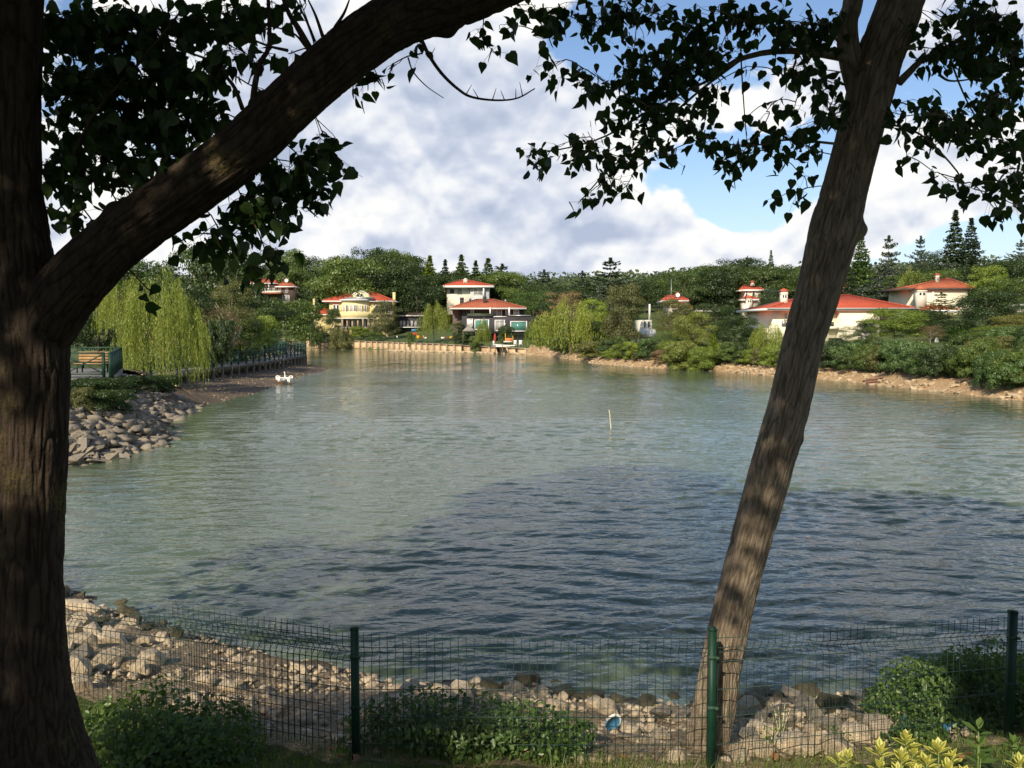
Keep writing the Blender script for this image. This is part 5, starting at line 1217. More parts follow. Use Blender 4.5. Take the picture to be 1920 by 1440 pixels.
lt = thing('poplar_tree', 'massive dark near tree at the left edge with one thick diagonal limb', 'tree')
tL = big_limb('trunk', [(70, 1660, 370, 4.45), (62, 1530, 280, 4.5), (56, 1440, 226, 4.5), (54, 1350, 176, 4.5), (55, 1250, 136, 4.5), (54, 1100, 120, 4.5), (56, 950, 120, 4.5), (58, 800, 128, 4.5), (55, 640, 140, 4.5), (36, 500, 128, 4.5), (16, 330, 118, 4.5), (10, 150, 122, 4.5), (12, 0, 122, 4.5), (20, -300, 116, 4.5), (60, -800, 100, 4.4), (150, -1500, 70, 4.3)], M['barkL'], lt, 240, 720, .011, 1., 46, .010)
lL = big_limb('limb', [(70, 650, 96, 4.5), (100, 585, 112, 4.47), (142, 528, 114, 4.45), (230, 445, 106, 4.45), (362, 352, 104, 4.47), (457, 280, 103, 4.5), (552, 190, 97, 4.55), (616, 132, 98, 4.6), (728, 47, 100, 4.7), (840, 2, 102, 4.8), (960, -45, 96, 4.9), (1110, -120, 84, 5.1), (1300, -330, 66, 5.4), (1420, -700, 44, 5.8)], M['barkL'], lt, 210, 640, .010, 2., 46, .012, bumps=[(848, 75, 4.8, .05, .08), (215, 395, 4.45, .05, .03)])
rt = thing('poplar_tree', 'leaning brown poplar trunk right of centre, growing behind the wire fence', 'tree')
tR = big_limb('trunk', [(1285, 1500, 130, 6.6), (1305, 1455, 100, 6.6), (1322, 1410, 88, 6.6), (1340, 1320, 80, 6.58), (1361, 1199, 78, 6.55), (1402, 1034, 75, 6.5), (1449, 869, 80, 6.45), (1480, 760, 77, 6.43), (1507, 640, 75, 6.4), (1541, 525, 82, 6.38), (1564, 430, 90, 6.36), (1580, 370, 84, 6.35), (1598, 300, 81, 6.33), (1624, 200, 84, 6.3), (1648, 110, 86, 6.3), (1690, 0, 84, 6.3), (1740, -200, 74, 6.3), (1790, -600, 60, 6.2), (1800, -1300, 36, 6.0)], M['barkR'], rt, 230, 760, .009, 5., 56, .008, bumps=[(1612, 432, 6.3, .06, .05), (1520, 460, 6.3, .05, .02), (1505, 825, 6.4, .04, .02)])
lR = big_limb('limb', [(1625, 215, 40, 6.3), (1605, 150, 46, 6.3), (1592, 95, 42, 6.3), (1590, 40, 36, 6.3), (1600, 0, 36, 6.35), (1625, -160, 30, 6.4), (1600, -500, 20, 6.6)], M['barkR'], rt, 60, 120, .006, 8., 30, .006)

# poplar leaf template (deltoid with long tip, folded along midrib, slight curl)
PLV = np.array([(0, -.42, 0), (.20, -.46, .03), (.40, -.26, .08), (.36, 0, .07), (.18, .28, .03), (0, .60, -.06), (-.18, .28, .03), (-.36, 0, .07), (-.40, -.26, .08), (-.20, -.46, .03), (0, 0, -.01), (0, .28, -.03)])
PLF = [(0, 1, 2, 10), (10, 2, 3, 3), (10, 3, 4, 11), (11, 4, 5, 5), (0, 10, 8, 9), (10, 7, 8, 8), (10, 11, 6, 7), (11, 5, 6, 6)]
PLT = np.array([(0, 1, 2), (0, 2, 10), (10, 2, 3), (10, 3, 4), (10, 4, 11), (11, 4, 5), (0, 8, 9), (0, 10, 8), (10, 7, 8), (10, 6, 7), (10, 11, 6), (11, 5, 6)])
leaf_me = mesh('poplar_leaf', PLV, PLT, M['fg_leaf'])
def leafage(root, skel, ell, lsize, seed, Yj, branch_mat, cov=2.2, nobj=300, extra=()):
    r = np.random.default_rng(seed); tw = MB(); allp = []
    SK = np.vstack([s[:, :3] for s in skel]); SK0 = SK.copy()
    ell = sorted(ell, key=lambda e: min(np.linalg.norm(SK0 - np.array(P(e[0], e[1], e[4])), axis=1)))
    for e in ell:
        (cx, cy, rx, ry, Y0) = e[:5]; dens = e[5]
        c = np.array(P(cx, cy, Y0 + r.uniform(-Yj, Yj))); dd_ = np.linalg.norm(SK - c, axis=1); k = np.argmin(dd_ + np.linalg.norm(SK - SK0[np.argmin(np.linalg.norm(SK0 - c, axis=1))], axis=1) * .35)
        a = SK[k]; L0 = np.linalg.norm(c - a)
        mid = (a + c) / 2 + np.array([0, 0, .10 * L0]) + r.normal(size=3) * .06 * L0
        br = spline([a, mid, c, c + (c - mid) * min(.8, rx / max(60, L0 * F / Y0))], 10); m_ = MB(); m_.tube(br, np.linspace(.003 + .005 * min(1.2, L0), .0022, 10), 6); m_.build('branch', branch_mat, root); SK = np.vstack([SK, br[3:]])
        la = (lsize * F / Y0) ** 2 * .42; n = max(3, int(cov * dens * math.pi * rx * ry / la)); nt = max(1, n // 5)
        for t_ in range(nt):
            ang = r.uniform(0, 6.28); q_ = math.sqrt(r.random()); tc_ = np.array(P(cx + math.cos(ang) * rx * q_, cy + math.sin(ang) * ry * q_, Y0 + r.uniform(-Yj, Yj) * 1.5))
            s0 = br[r.integers(3, 10)]; seg = spline([s0, (s0 + tc_) / 2 + r.normal(size=3) * .02, tc_], 6); tw.tube(seg, np.linspace(.0028, .0016, 6), 3)
            for l_ in range(5):
                u = seg[r.integers(3, 6)]; off = r.normal(size=3) * lsize * .55; off[2] -= lsize * .35; lp = u + off; tw.tube([u, lp], [.0011, .0009], 3)
                allp.append(lp)
    pos = np.array(allp + [np.array(P(*q_)) for q_ in extra]); n = len(pos)
    tip = r.normal(size=(n, 3)) * .55 + np.array([0, 0, -.8]); tip /= np.linalg.norm(tip, axis=1)[:, None]
    ref = r.normal(size=(n, 3)); ax = np.cross(tip, ref); ax /= np.linalg.norm(ax, axis=1)[:, None]; nz = np.cross(ax, tip)
    fr = np.stack([ax, tip, nz], 2); sz = lsize * r.uniform(.6, 1.25, n); pos = pos + tip * (sz * .4)[:, None]
    tw.build('twig', branch_mat, root, kind='stuff')
    inside = (np.abs(pos[:, 0] / pos[:, 1]) < .58) & (((pos[:, 2] - 4) / pos[:, 1]) < .36)
    prj = sz / pos[:, 1] * np.abs(nz[:, 1]) * inside; order = np.argsort(-prj); big = order[:nobj]; rest = order[nobj:]
    for i in big:
        o = bpy.data.objects.new('leaf', leaf_me); C.objects.link(o); o.parent = root
        mx = Matrix([list(fr[i][j] * sz[i]) + [pos[i][j]] for j in range(3)] + [[0, 0, 0, 1]]); o.matrix_local = mx
    V, Fq = scatter(PLV, PLT, pos[rest], fr[rest], sz[rest]); link('leaves', mesh('leaves', V, Fq, M['fg_leaf']), root, kind='stuff')
Y1 = 4.9
EL = [(120, 50, 55, 60), (190, 45, 80, 60), (290, 55, 90, 62), (385, 45, 75, 50), (455, 30, 50, 36), (130, 150, 60, 70), (215, 150, 80, 60), (310, 150, 80, 55), (385, 120, 45, 35), (350, 210, 70, 50), (270, 230, 80, 50), (160, 245, 80, 55),
      (210, 310, 90, 38), (130, 320, 55, 45), (300, 280, 55, 30), (400, 210, 30, 30), (250, 350, 60, 25), (440, 90, 45, 28, .6), (505, 25, 45, 26, .8), (500, 100, 30, 26, .35), (470, 160, 24, 30, .5), (545, 100, 14, 16, .6), (150, 385, 40, 16, .6), (125, 400, 24, 14, .5), (565, 8, 16, 8, .5),
      (610, 262, 34, 30, 1.), (625, 285, 18, 26, .8), (565, 310, 50, 34), (520, 330, 46, 36), (590, 335, 30, 26, .9), (520, 375, 55, 30), (590, 368, 26, 18, .6), (590, 402, 28, 10, .9), (455, 375, 40, 32), (460, 410, 44, 26), (520, 395, 30, 16), (400, 440, 40, 18), (350, 462, 34, 12, .8), (450, 450, 46, 18), (500, 480, 30, 20, .9), (475, 500, 22, 16, .8), (420, 462, 30, 12, .8), (515, 470, 8, 8, 1.), (280, 545, 10, 6, .5), (130, 412, 14, 8, .6),
      (690, 165, 14, 14, .8), (712, 150, 12, 12, .8), (740, 118, 26, 8, .7), (790, 95, 10, 8, .8), (915, 85, 14, 20, 1.), (905, 60, 16, 8, .7), (690, 155, 22, 22, .4)]
EL = [(*e[:4], Y1 if e[1] < 260 else 4.75, e[4] if len(e) > 4 else 1.) for e in EL]
leafage(lt, [lL, tL[220:]], EL, .076, 21, .25, M['barkL'], 3.4)
YR = 6.2
ER = [(1000, 12, 34, 16), (1055, 25, 50, 28), (1120, 40, 60, 34), (1180, 20, 40, 22), (1150, 8, 50, 10), (945, 55, 16, 14, .7), (1010, 60, 22, 12, .5), (1030, 128, 26, 16), (1080, 140, 36, 18), (1130, 150, 44, 22), (1180, 140, 46, 26), (1190, 80, 26, 20, .8), (1240, 110, 56, 44), (1225, 25, 40, 22), (1290, 55, 60, 34), (1300, 110, 60, 40), (1350, 20, 50, 20), (1350, 90, 50, 26, .8), (1400, 40, 60, 26, .9), (1470, 40, 50, 30), (1530, 45, 45, 34), (1565, 25, 22, 22, .8),
      (1480, 85, 36, 20, .8), (1410, 125, 26, 14, .5), (1500, 140, 40, 34), (1545, 150, 26, 34), (1560, 205, 34, 34), (1490, 200, 20, 12, .4), (1440, 205, 24, 16, .4), (1240, 175, 60, 26), (1190, 185, 42, 18, .8), (1330, 165, 34, 22, .7), (1310, 185, 40, 20), (1160, 230, 42, 20), (1210, 215, 44, 18), (1280, 225, 50, 22), (1110, 262, 40, 15), (1060, 268, 36, 11), (1010, 285, 32, 14), (990, 292, 14, 12), (1015, 315, 8, 9), (1085, 292, 36, 14), (1150, 290, 44, 18), (1210, 268, 44, 22), (1250, 285, 40, 14), (1140, 330, 40, 16), (1105, 362, 28, 13), (1085, 380, 16, 8), (1150, 372, 18, 10, .8), (1180, 340, 26, 10, .8), (1200, 310, 30, 10, .7),
      (1330, 262, 40, 18), (1375, 285, 36, 18), (1350, 300, 24, 10, .8), (1420, 275, 46, 14), (1480, 262, 48, 22), (1520, 240, 34, 20), (1385, 305, 16, 8, .8), (1375, 322, 10, 6, .8), (1460, 300, 20, 10, .8), (1515, 275, 26, 16, .7), (1500, 325, 16, 10, 1.), (1515, 352, 12, 8, .8), (1465, 368, 16, 10, 1.2), (1495, 360, 8, 6, .7), (1400, 220, 14, 10, .5), (1430, 240, 12, 10, .5), (1450, 190, 12, 10, .5),
      (1700, 35, 22, 20, .5), (1745, 35, 34, 20, .9), (1735, 90, 34, 26), (1790, 90, 46, 34), (1800, 30, 50, 30), (1860, 40, 60, 45), (1890, 110, 50, 50), (1840, 110, 46, 30), (1720, 200, 36, 16), (1690, 215, 26, 22, .8), (1760, 215, 50, 24), (1800, 235, 40, 26), (1850, 200, 50, 36), (1750, 245, 36, 16, .9), (1840, 255, 40, 26), (1890, 190, 40, 36), (1895, 270, 34, 36), (1700, 288, 12, 8, .9), (1720, 262, 18, 14, .6), (1690, 245, 14, 12, .5), (1745, 318, 20, 8), (1775, 335, 26, 10), (1815, 350, 36, 13), (1860, 340, 40, 20), (1900, 330, 34, 30), (1860, 385, 22, 14), (1875, 400, 14, 12), (1905, 385, 24, 20), (1830, 60, 60, 40, .6)]
ER = [(*e[:4], YR, e[4] if len(e) > 4 else 1.) for e in ER]
leafage(rt, [tR[420:], lR], ER, .080, 33, .3, M['barkR'], 2.4)
# hand drawn branches
def branches(root, Yb, rows, m):
    for row in rows:
        rad, pts = row[0], row[1:]
        s = spline([P(a, b, Yb) for a, b in pts], 14); m_ = MB(); m_.tube(s, np.linspace(rad, rad * .4, 14), 7); m_.build('branch', m, root, smooth=True)
branches(lt, 4.6, [(.018, (474, 200), (478, 160), (488, 118), (505, 84), (503, 0), (500, -60)), (.012, (455, 205), (440, 165), (419, 138), (405, 118), (330, 90)), (.020, (582, 95), (560, 55), (540, 22), (525, -20)), (.009, (590, 78), (575, 40), (555, 0)), (.010, (605, 68), (592, 30), (578, 0)), (.010, (628, 52), (645, 25), (655, 0)), (.007, (575, 90), (545, 60), (470, 40)), (.012, (120, 330), (180, 210), (260, 120), (340, 20)), (.009, (540, 95), (500, 85), (440, 60)),
                  (.0045, (765, 108), (775, 135), (800, 162), (832, 184))], M['barkL'])
hb = spline([P(a, b, 4.65) for a, b in ((788, 70), (805, 105), (830, 140), (860, 168), (885, 182), (930, 188), (970, 184), (1003, 166))], 40); m_ = MB(); m_.tube(hb, np.linspace(.011, .003, 40), 7)
for k_, (dx, dz) in zip((6, 12, 20, 24, 27, 30, 33, 35), ((.025, .05), (-.03, .02), (.03, .05), (-.03, .05), (.02, .06), (-.02, .05), (.0, .05), (-.015, .07))): m_.tube([hb[k_], hb[k_] + np.array([dx, 0, dz])], [.003, .0012], 4)
m_.build('hanging_branch', M['barkL'], lt)
branches(rt, 6.25, [(.030, (1600, 112), (1560, 105), (1500, 96), (1440, 98), (1385, 112), (1355, 130), (1330, 150)), (.014, (1590, 95), (1560, 65), (1530, 30)), (.030, (1685, 155), (1705, 135), (1730, 112), (1790, 80), (1850, 30)), (.010, (1760, 140), (1785, 152), (1845, 145)), (.008, (1770, 75), (1800, 160), (1830, 220), (1860, 250)), (.020, (1700, 20), (1720, 10), (1760, -30)), (.007, (1388, 40), (1390, 120), (1395, 200), (1400, 262)), (.010, (1570, 270), (1480, 262), (1420, 272), (1340, 270)), (.010, (1385, 115), (1300, 180), (1200, 270), (1140, 320), (1090, 375)), (.010, (1330, 150), (1230, 200), (1120, 262), (990, 292)), (.009, (1660, 230), (1730, 255), (1800, 330), (1760, 325)), (.006, (1425, 820), (1420, 828), (1416, 832))], M['barkR'])
# little sprig on the trunk
# upper crowns beyond the frame, read from lake shadow; some unseen blobs added for shade
def upper(root, blobs, seed, per, size=.1):
    r = np.random.default_rng(seed); pos = []
    for (x, y, z, rx, ry, rz, n) in blobs:
        d_ = r.normal(size=(n, 3)); d_ /= np.linalg.norm(d_, axis=1)[:, None]; q_ = r.random(n) ** .4
        cl = np.array([x, y, z]) + d_ * q_[:, None] * np.array([rx, ry, rz]); k_ = fbm(cl * 1.1 + 5, 2) > .47; pos.append(cl[k_])
    pos = np.vstack(pos); n = len(pos)
    V, Fq = cards(pos, r.normal(size=(n, 3)) + np.array([0, 0, .4]), size * 1.5 * r.uniform(.7, 1.3, n)); link('upper_crown', mesh('upper_crown', V, Fq, M['fg_leaf']), root, kind='stuff')
upper(lt, [(-4.2, 3.0, 11.8, 3.6, 3.2, 3.6, 34000), (-1.2, 3.6, 8.4, 3.0, 2.6, 1.7, 16000), (-4.5, 2.2, 8.4, 2.4, 2.2, 1.6, 14000), (-1.5, -1.2, 9.3, 6.5, 2.6, 1.4, 30000), (-7.6, 1.2, 9.0, 2.8, 2.8, 1.3, 7000), (-3.4, 2.4, 7.4, 2.6, 1.6, .7, 5000)], 3, 1)
upper(rt, [(2.6, 5.2, 8.9, 4.4, 2.8, 2.0, 30000), (5.4, 5.6, 7.4, 2.2, 2.0, 1.5, 8000), (1.3, 1.9, 7.7, 2.8, 1.7, 1.6, 8500), (2.3, .4, 6.0, 2.4, .7, .75, 9000)], 4, 1)
# unseen trees behind the viewpoint, put in to shade trunks, lawn and nettles
for (x, y, hh, wd, lb) in ((-9.5, -5.5, 5.6, 7.0, 'unseen shade tree left behind the viewpoint'), (-2.0, -8.5, 6.2, 6.5, 'unseen shade tree straight behind the viewpoint'), (4.2, -8., 6.6, 7., 'unseen shade tree right behind the viewpoint'), (10.5, -4., 9., 7., 'unseen shade tree far right behind the viewpoint'), (-14, 0., 7., 7., 'unseen shade tree far left beside the viewpoint'), (-4.7, -3.0, 5.7, 2.8, 'tall slim unseen shade tree left behind the viewpoint'), (1.5, -3.6, 3.6, 4.5, 'tall unseen shade bush behind the viewpoint')):
    g = thing('broadleaf_tree', lb, 'tree', (x, y, h1(x, y))); o = link('crown', PR['broadn'][1 if x < 0 else 2], g, scale=(wd, wd, hh)); link('trunk', TR[0], g, scale=(wd * .5, wd * .5, hh))

# ================================================================= wire fence
fe = thing('wire_fence', 'dark green welded wire fence with square posts between lawn and beach', 'fence')
FPTS = [(-6.6, 9.1), (-3.75, 7.35), (-1.1, 6.1), (1.4, 6.1), (3.83, 6.68), (6.3, 7.3)]
FTOP = [1.62, 1.72, 1.89, 1.885, 1.82, 1.75]
def wire_panel(a, b, ta, tb, parent, netting=False, off=0.):
    a = Vector((*a, 0)); b = Vector((*b, 0)); d_ = (b - a); L = d_.length; d_.normalize(); nrm = Vector((d_.y, -d_.x, 0)); n = int(L / .055); m_ = MB(); hgt = .95
    prof = [(0, .0), (-.035, 0), (-.10, 0), (-.15, .045), (-.20, 0), (-.40, 0), (-.60, 0), (-.80, 0), (-hgt, 0)]
    for i in range(n + 1):
        s = i / n * L; t = ta + (tb - ta) * i / n; p = a + d_ * s
        pts = [p - nrm * (o + off) + Vector((0, 0, t + z)) for z, o in ((0, 0), (-.10, 0), (-.15, .045), (-.20, 0), (-hgt, 0))]
        V, Fs = tube(pts, [.0024] * 5, 4); m_.add(V, Fs)
    for z, o in ((-.03, 0), (-.10, 0), (-.15, .045), (-.20, 0), (-.40, 0), (-.60, 0), (-.80, 0)):
        m_.bar(a - nrm * (o + off - .004) + Vector((0, 0, ta + z)), b - nrm * (o + off - .004) + Vector((0, 0, tb + z)), .0045)
    m_.build('wire_panel', M['wire'], parent)
    if netting:
        m_ = MB(); k_ = int(L / .024)
        for i in range(k_): p = a + d_ * (i * L / k_) - nrm * .02; t = ta + (tb - ta) * i / k_; m_.bar(p + Vector((0, 0, t - hgt)), p + Vector((0, 0, t - .52)), .0008)
        for j in range(18): z = -hgt + .43 * j / 17; m_.bar(a - nrm * .02 + Vector((0, 0, ta + z)), b - nrm * .02 + Vector((0, 0, tb + z)), .0008)
        m_.build('wire_netting', M['wire'], parent)
for i in range(5):
    a, b_ = FPTS[i], FPTS[i + 1]
    wire_panel(a, b_, FTOP[i] - .02, FTOP[i + 1] - .02, fe, i in (2, 3))
wire_panel((-2.75, 6.95), (-1.35, 6.28), 1.80, 1.855, fe, False, .05)
for i, (x, y) in enumerate(FPTS):
    if i in (1,): continue
    m_ = MB(); w_ = .026; m_.box(-w_, w_, -w_, w_, -1.15, .0); m_.build('fence_post', M['greenpaint'], fe, loc=(x, y - .03, FTOP[i] + .02))
    m_ = MB(); m_.box(-.029, .029, -.029, .029, 0., .012); m_.box(-.024, .024, -.024, .024, .012, .018); m_.build('post_cap', M['greenpaint'], fe, loc=(x, y - .03, FTOP[i] + .02))
    for z in (-.17, -.53):
        m_ = MB(); m_.box(-.029, .029, -.031, .02, z - .012, z + .012); m_.bar((.02, -.034, z), (.045, -.034, z), .012, .02); m_.build('clamp', M['railgreen'], fe, loc=(x, y - .03, FTOP[i]))

# ================================================================= near plants
def leafbush(name, label, cat, c, rx, ry, rz, n, lsize, m, seed, nobj=300, stems=40, up=.4, tall=()):
    r = np.random.default_rng(seed); x, y = c; z0 = h1(x, y); g = thing(name, label, cat, (x, y, z0))
    d_ = r.normal(size=(n, 3)); d_ /= np.linalg.norm(d_, axis=1)[:, None]; d_[:, 2] = np.abs(d_[:, 2]); q_ = r.random(n) ** .33
    pos = d_ * q_[:, None] * np.array([rx, ry, rz]); pos *= (.62 + .72 * vn(d_ * 3.0 + seed))[:, None]
    zz_ = H(pos[:, 0] + x, pos[:, 1] + y) - z0; pos[:, 2] += zz_
    for (tx, ty, th) in tall:
        k_ = 46; tt = r.random(k_); pp = np.column_stack([tx + r.normal(size=k_) * .035, ty + r.normal(size=k_) * .035, rz * .5 + tt * th]); pos = np.vstack([pos, pp]); d_ = np.vstack([d_, r.normal(size=(k_, 3))])
        m_ = MB(); m_.tube([(tx, ty, 0), (tx, ty, rz * .5 + th)], [.004, .002], 5); m_.build('stem', M['ivy'], g)
    n = len(pos); nr = d_ * .5 + r.normal(size=(n, 3)) * .5 + np.array([0, -.15, up]); fr = frames(nr, r.uniform(0, 6.28, n)); sz = lsize * r.uniform(.55, 1.3, n)
    lv = mesh(name + '_leaf', np.array([(0, -.5, 0), (.27, -.22, .05), (.22, .12, .05), (0, .55, -.05), (-.22, .12, .05), (-.27, -.22, .05)]), [(0, 1, 2, 3), (0, 3, 4, 5)], m)
    order = np.argsort(pos[:, 1] / ry - pos[:, 2] / rz + r.normal(size=n) * .12); big = order[:nobj]; rest = order[nobj:]
    for i in big:
        o = bpy.data.objects.new('leaf', lv); C.objects.link(o); o.parent = g
        o.matrix_local = Matrix([list(fr[i][j] * sz[i]) + [pos[i][j]] for j in range(3)] + [[0, 0, 0, 1]])
    V, Fq = scatter([(0, -.5, 0), (.27, -.22, .05), (.22, .12, .05), (0, .55, -.05), (-.22, .12, .05), (-.27, -.22, .05)], [(0, 1, 2, 3), (0, 3, 4, 5)], pos[rest], fr[rest], sz[rest]); link('foliage', mesh(name + '_foliage', V, Fq, m), g, kind='stuff')
    m_ = MB()
    for i in range(stems):
        e = pos[r.integers(0, n)]; m_.tube([(e[0] * .3, e[1] * .3, 0), (e[0] * .75, e[1] * .75, e[2] * .6), tuple(e)], [.005, .004, .002], 4)
    m_.build('stem', M['treebark'], g, kind='stuff')
    return g
leafbush('nettle_bush', 'leafy nettle clump beside the massive left trunk, lit on its left side', 'bush', (-2.38, 5.95), .72, .5, .46, 4600, .042, M['nettle'], 1, tall=((-.1, .2, .30), (.25, .1, .16), (.5, .1, .12), (-.45, .1, .14), (-.3, .15, .2)))
leafbush('ivy_bush', 'low glossy green bush at the foot of the middle fence panel', 'bush', (-.25, 6.38), .98, .36, .40, 5600, .046, M['ivy'], 2, tall=((.25, .1, .12), (.6, .05, .06), (-.5, 0, .05), (-.1, .1, .08), (.75, 0, .03)))
leafbush('dark_shrub', 'dark rounded shrub at the right end post of the fence', 'bush', (4.05, 7.5), .85, .6, .66, 11000, .046, M['nettle'], 3, tall=((-.4, 0, .08), (0, 0, .16), (.3, .1, .1), (-.2, -.2, .05)))
leafbush('green_shrub', 'small broad leaved green plant between the blue rag and the right fence post', 'bush', (3.15, 6.72), .26, .22, .20, 520, .05, M['ivy'], 6, nobj=150, stems=10)
for i, (x, y, s, lb) in enumerate(((1.95, 6.5, .28, 'thin dry weed stalk before the stones, first right of the leaning trunk'), (2.15, 6.9, .3, 'thin yellowish weed stalk among the grey stones'), (2.5, 6.6, .22, 'small leafy weed growing between the pale stones'))):
    g = thing('weed', lb, 'plant', (x, y, h1(x, y))); m_ = MB()
    for j in range(6): a = rng.uniform(0, 6.28); m_.tube([(0, 0, 0), (math.cos(a) * .04, math.sin(a) * .04, s * .6), (math.cos(a) * .07, math.sin(a) * .07, s * rng.uniform(.7, 1.1))], [.003, .0025, .001], 4)
    m_.build('stem', M['bamboo' if i < 2 else 'ivy'], g); n = 30
    V, Fq = cards(np.column_stack([rng.normal(size=(n, 2)) * .04, rng.uniform(.03, s * .8, n)]), rdir(n), .03); link('foliage', mesh('weed_foliage', V, Fq, M['nettle']), g, kind='stuff')
# variegated shrubs
VL = np.array([(0, -.5, 0), (.2, -.2, .04), (.25, .12, .05), (0, .5, -.02), (-.25, .12, .05), (-.2, -.2, .04), (0, 0, -.02)])
vleaf = mesh('variegated_leaf', VL, [(0, 1, 2, 6), (6, 2, 3, 3)[:3], (0, 6, 4, 5), (6, 3, 4)], M['varieg'])
vcen = mesh('variegated_leaf_centre', np.array([(0, -.42, .012), (.07, -.1, .03), (.06, .15, .032), (0, .34, .0), (-.06, .15, .032), (-.07, -.1, .03), (0, 0, .0)]), [(0, 1, 2, 6), (6, 2, 3), (0, 6, 4, 5), (6, 3, 4)], M['vargreen'])
def varieg(px, top, Y, heads, label, mt=None, size=.085):
    p = P(px, top, Y); z0 = h1(p.x, Y); g = thing('variegated_shrub' if mt is None else 'leafy_plant', label, 'shrub' if mt is None else 'plant', (p.x, Y, z0)); hh = p.z - z0
    for (dx, dy, dz, k_) in heads:
        tx, tz = dx * Y / F, hh - dz * Y / F; m_ = MB(); m_.tube([(tx * .3, 0, 0), (tx * .8, dy * .6, tz * .6), (tx, dy, tz)], [.006, .005, .004], 5); m_.build('stem', M['vargreen'], g)
        for j in range(k_):
            a = j * 2.4 + rng.uniform(-.3, .3); lay = j / k_; el = .25 + 1.05 * lay; s = size * rng.uniform(.75, 1.15) * (1 - .3 * lay)
            dr = Vector((math.cos(a) * math.cos(el), math.sin(a) * math.cos(el), math.sin(el))); up = Vector((0, 0, 1)); sx = dr.cross(up).normalized(); nz = sx.cross(dr)
            c_ = Vector((tx, dy, tz - .05 + .05 * lay)) + dr * s * .55
            o = bpy.data.objects.new('leaf', vleaf); C.objects.link(o); o.parent = g; o.matrix_local = Matrix([[sx[q_] * s, dr[q_] * s, nz[q_] * s, c_[q_]] for q_ in range(3)] + [[0, 0, 0, 1]])
            if mt is None:
                c2 = bpy.data.objects.new('leaf_centre', vcen); C.objects.link(c2); c2.parent = o; c2.location = (0, 0, .02)
            else: o.material_slots[0].link = 'OBJECT'; o.material_slots[0].material = M[mt]
varieg(1590, 1418, 4.9, [(0, 0, 0, 9), (-14, .03, 10, 5)], 'yellow variegated shrub tip, leftmost and lowest of the four at the lower right')
varieg(1690, 1384, 5.0, [(10, 0, 0, 14), (-38, .02, 24, 12), (-5, -.05, 30, 14), (28, .03, 30, 12), (-20, -.1, 48, 12), (15, -.1, 50, 12), (-48, -.05, 46, 9)], 'tallest yellow and green variegated shrub at the bottom right')
varieg(1765, 1402, 4.95, [(-5, 0, 0, 14), (25, .02, 18, 10), (-28, .0, 26, 11), (5, -.05, 30, 12), (30, -.08, 36, 8)], 'bright yellow variegated shrub just right of the tallest one')
varieg(1912, 1428, 4.9, [(0, 0, 0, 12), (-12, -.05, 14, 10)], 'yellow variegated shrub cut by the bottom right corner')
varieg(1835, 1362, 5.2, [(0, 0, 0, 6), (2, .0, 34, 6), (6, 0, 62, 9)], 'tall green leafed stalk between the yellow shrubs and the right fence post', 'nettle', .11)
varieg(1900, 1392, 5.1, [(0, 0, 0, 7), (5, .0, 20, 6)], 'short green leafed stalk beside the right fence post', 'nettle', .09)
# grass
n = 70000; gx = rng.uniform(-5.5, 6, n); gy = rng.uniform(3.2, 7.2, n); keep = gy < fence_y(gx) + .06 + rng.normal(size=n) * .05; gx, gy = gx[keep], gy[keep]; n = len(gx); gz = H(gx, gy)
GV = [(-.5, 0, 0), (.5, 0, 0), (.12, .0, 1.)]; yaw = rng.uniform(0, 6.28, n); ln = rng.normal(size=(n, 2)) * .35; hgt = rng.uniform(.03, .085, n) * (1 + .8 * (gy > fence_y(gx) - .12))
fr = np.zeros((n, 3, 3)); fr[:, 0, 0] = np.cos(yaw); fr[:, 1, 0] = np.sin(yaw); fr[:, 0, 1] = -np.sin(yaw); fr[:, 1, 1] = np.cos(yaw); fr[:, 0, 2] = ln[:, 0]; fr[:, 1, 2] = ln[:, 1]; fr[:, 2, 2] = 1
V, Fq = scatter(GV, [(0, 1, 2)], np.column_stack([gx, gy, gz - .005]), fr, np.column_stack([np.full(n, .006), np.full(n, .006), hgt])); link('grass', mesh('grass', V, Fq, M['grassblade']), kind='stuff', label='short lawn grass along the foot of the fence', category='grass')
dl = mesh('fallen_leaf', np.array([(0, -.5, 0), (.25, -.4, .12), (.45, 0, .2), (.15, .2, .02), (0, .55, .1), (-.2, .2, .0), (-.4, .1, .22), (-.3, -.3, .1)]), [(0, 1, 2, 3), (0, 3, 5, 7), (3, 4, 5), (5, 6, 7)], M['deadleaf'])
for (px, py) in ((618, 1418), (640, 1432), (668, 1436), (872, 1421), (935, 1424), (960, 1430), (1000, 1430), (1018, 1434), (1040, 1428), (1165, 1432), (1452, 1430), (1484, 1436), (1800, 1432), (990, 1424), (1815, 1428)):
    p = onbank(px, py); link('fallen_leaf', dl, None, (p.x, p.y, p.z + .05), (random.uniform(-.6, .9), random.uniform(-.5, .5), random.uniform(0, 6)), random.uniform(.07, .1), label='brown curled dead leaf lying in the lawn grass at the bottom of the picture', category='fallen leaf', group='dead leaves on the lawn')
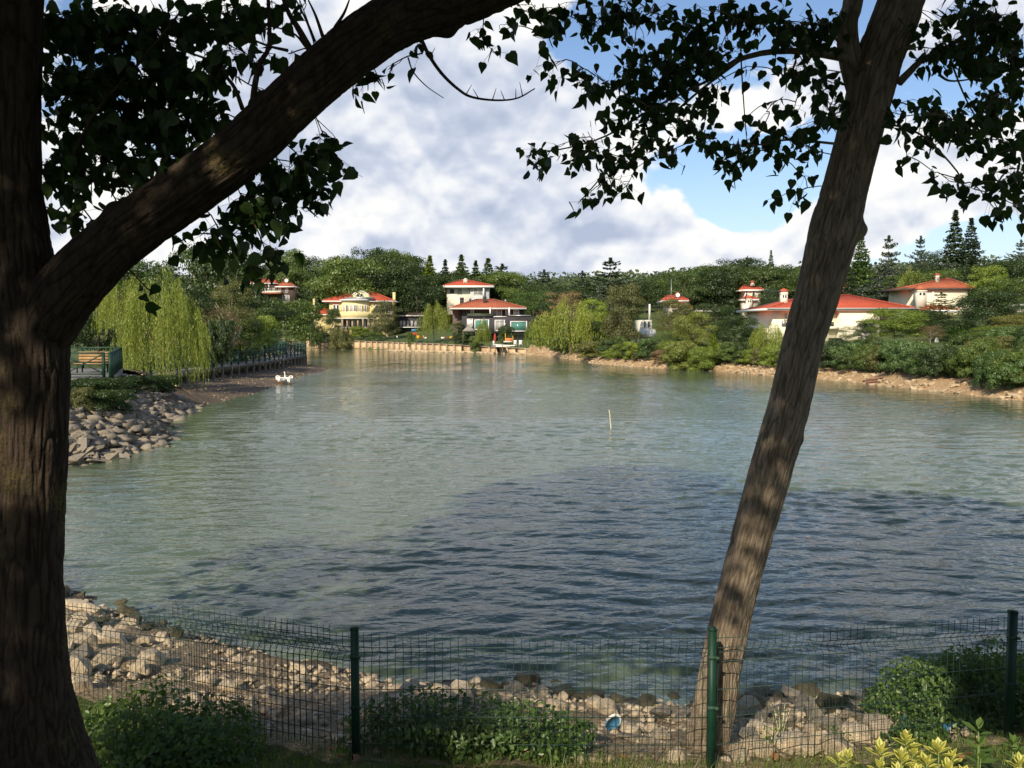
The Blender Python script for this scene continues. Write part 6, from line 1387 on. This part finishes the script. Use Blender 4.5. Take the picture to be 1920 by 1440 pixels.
# litter
p = onbank(1145, 1372); g = thing('plastic_tub_lid', 'blue plastic scrap with white rim standing on edge by the low glossy bush', 'litter', (p.x, p.y, p.z + .05), .3)
V = []; n = 16
for i in range(n): a = i * 6.283 / n; V.append((math.cos(a) * .055, -.012, math.sin(a) * .075 + .03))
m_ = MB(); m_.add(V + [(v[0], .012, v[2]) for v in V], [tuple(range(n)), tuple(reversed(range(n, 2 * n)))] + [(i, (i + 1) % n, n + (i + 1) % n, n + i) for i in range(n)]); m_.build('panel', M['blueplastic'], g, rot=(.2, .5, 0))
m_ = MB(); m_.tube([(v[0] * 1.06, 0, v[2] * 1.06) for v in V[:9]], [.013] * 9, 6); m_.build('rim', M['white'], g, rot=(.2, .5, 0))
def rag(px, py, w_, h_, m, label, seed):
    p = onbank(px, py); r = np.random.default_rng(seed); g = 10; V = []
    for i in range(g):
        for j in range(g): V.append(((i / (g - 1) - .5) * w_ * (1 - .5 * abs(j / (g - 1) - .5)), -.03 * math.sin(i * 1.3 + seed) + r.normal() * .008, j / (g - 1) * h_ + r.normal() * .005 + .02 * math.sin(i)))
    t = thing('plastic_bag', label, 'litter', p); m_ = MB(); m_.add(V, [(i * g + j, (i + 1) * g + j, (i + 1) * g + j + 1, i * g + j + 1) for i in range(g - 1) for j in range(g - 1)]); m_.build('sheet', M[m], t, smooth=True)
rag(1692, 1368, .07, .10, 'blueplastic', 'crumpled blue plastic bag on the stones left of the dark shrub', 1)
rag(1688, 1352, .13, .09, 'canvas', 'pale torn plastic sheet above the crumpled blue bag', 2)
rag(1778, 1372, .10, .05, 'blueplastic', 'flat blue scrap half under the dark shrub', 3)
rag(620, 1400, .06, .10, 'grey_wall', 'grey plastic scrap left of the middle fence post', 4)
# ================================================================= each repeat gets its own label
ORD = ['first', 'second', 'third', 'fourth', 'fifth', 'sixth', 'seventh', 'eighth', 'ninth', 'tenth']
def nth(i):
    return ORD[i] if i < 10 else '%d%s' % (i + 1, 'th' if 10 <= (i + 1) % 100 <= 20 else {1: 'st', 2: 'nd', 3: 'rd'}.get((i + 1) % 10, 'th'))
LM = [(240, 'under the diagonal limb'), (400, 'above the weeping willow'), (510, 'around the brown upper villa'), (590, 'left of the yellow villa'), (700, 'behind the yellow villa'), (800, 'right of the yellow villa'), (880, 'behind the upper white villa'), (985, 'behind the charcoal villa'), (1072, 'above the great willow'), (1180, 'right of the great willow'), (1260, 'near the antenna mast'), (1400, 'near the small upper villa'), (1500, 'left of the leaning trunk'), (1640, 'above the white villa'), (1770, 'near the cream villa'), (2200, 'at the right picture edge')]
GW = {'trees of the wood behind the left villas': 'woodland crown', 'trees of the wood on the right slope': 'slope wood crown', 'woodland trees beyond the left bank': 'left bank wood tree', 'trees behind the white and cream villas': 'garden wood tree', 'trees on the slope behind the great willow': 'low slope tree', 'hedge bushes of the right shore': 'shore hedge bush', 'low bushes along the far bank': 'low bank bush', 'thicket shrubs behind the right shore': 'thicket shrub'}
for gname, word in GW.items():
    mem = [o for o in C.objects if o.parent is None and o.get('group') == gname]; mem.sort(key=lambda o: o.location.x / o.location.y)
    cnt_ = {}
    for o in mem:
        px = 960 + o.location.x / o.location.y * F; lm = min(LM, key=lambda q: abs(q[0] - px) if q[0] < 2000 else abs(1880 - px))[1]
        cr = next(c for c in o.children if c.name.startswith('crown')); mn = cr.material_slots[0].material.name.split()[0]; mn = {'mid': 'mid green', 'dark': 'dark green', 'pine': 'dense green', 'olive': 'olive', 'ivy': 'glossy green', 'bright': 'bright green', 'blue': 'bluish', 'spruce': 'dark'}.get(mn, mn)
        key = (mn, lm); i = cnt_.get(key, 0); cnt_[key] = i + 1
        o['label'] = '%s %s %s, %s such from the left' % (mn, word, lm, nth(i))
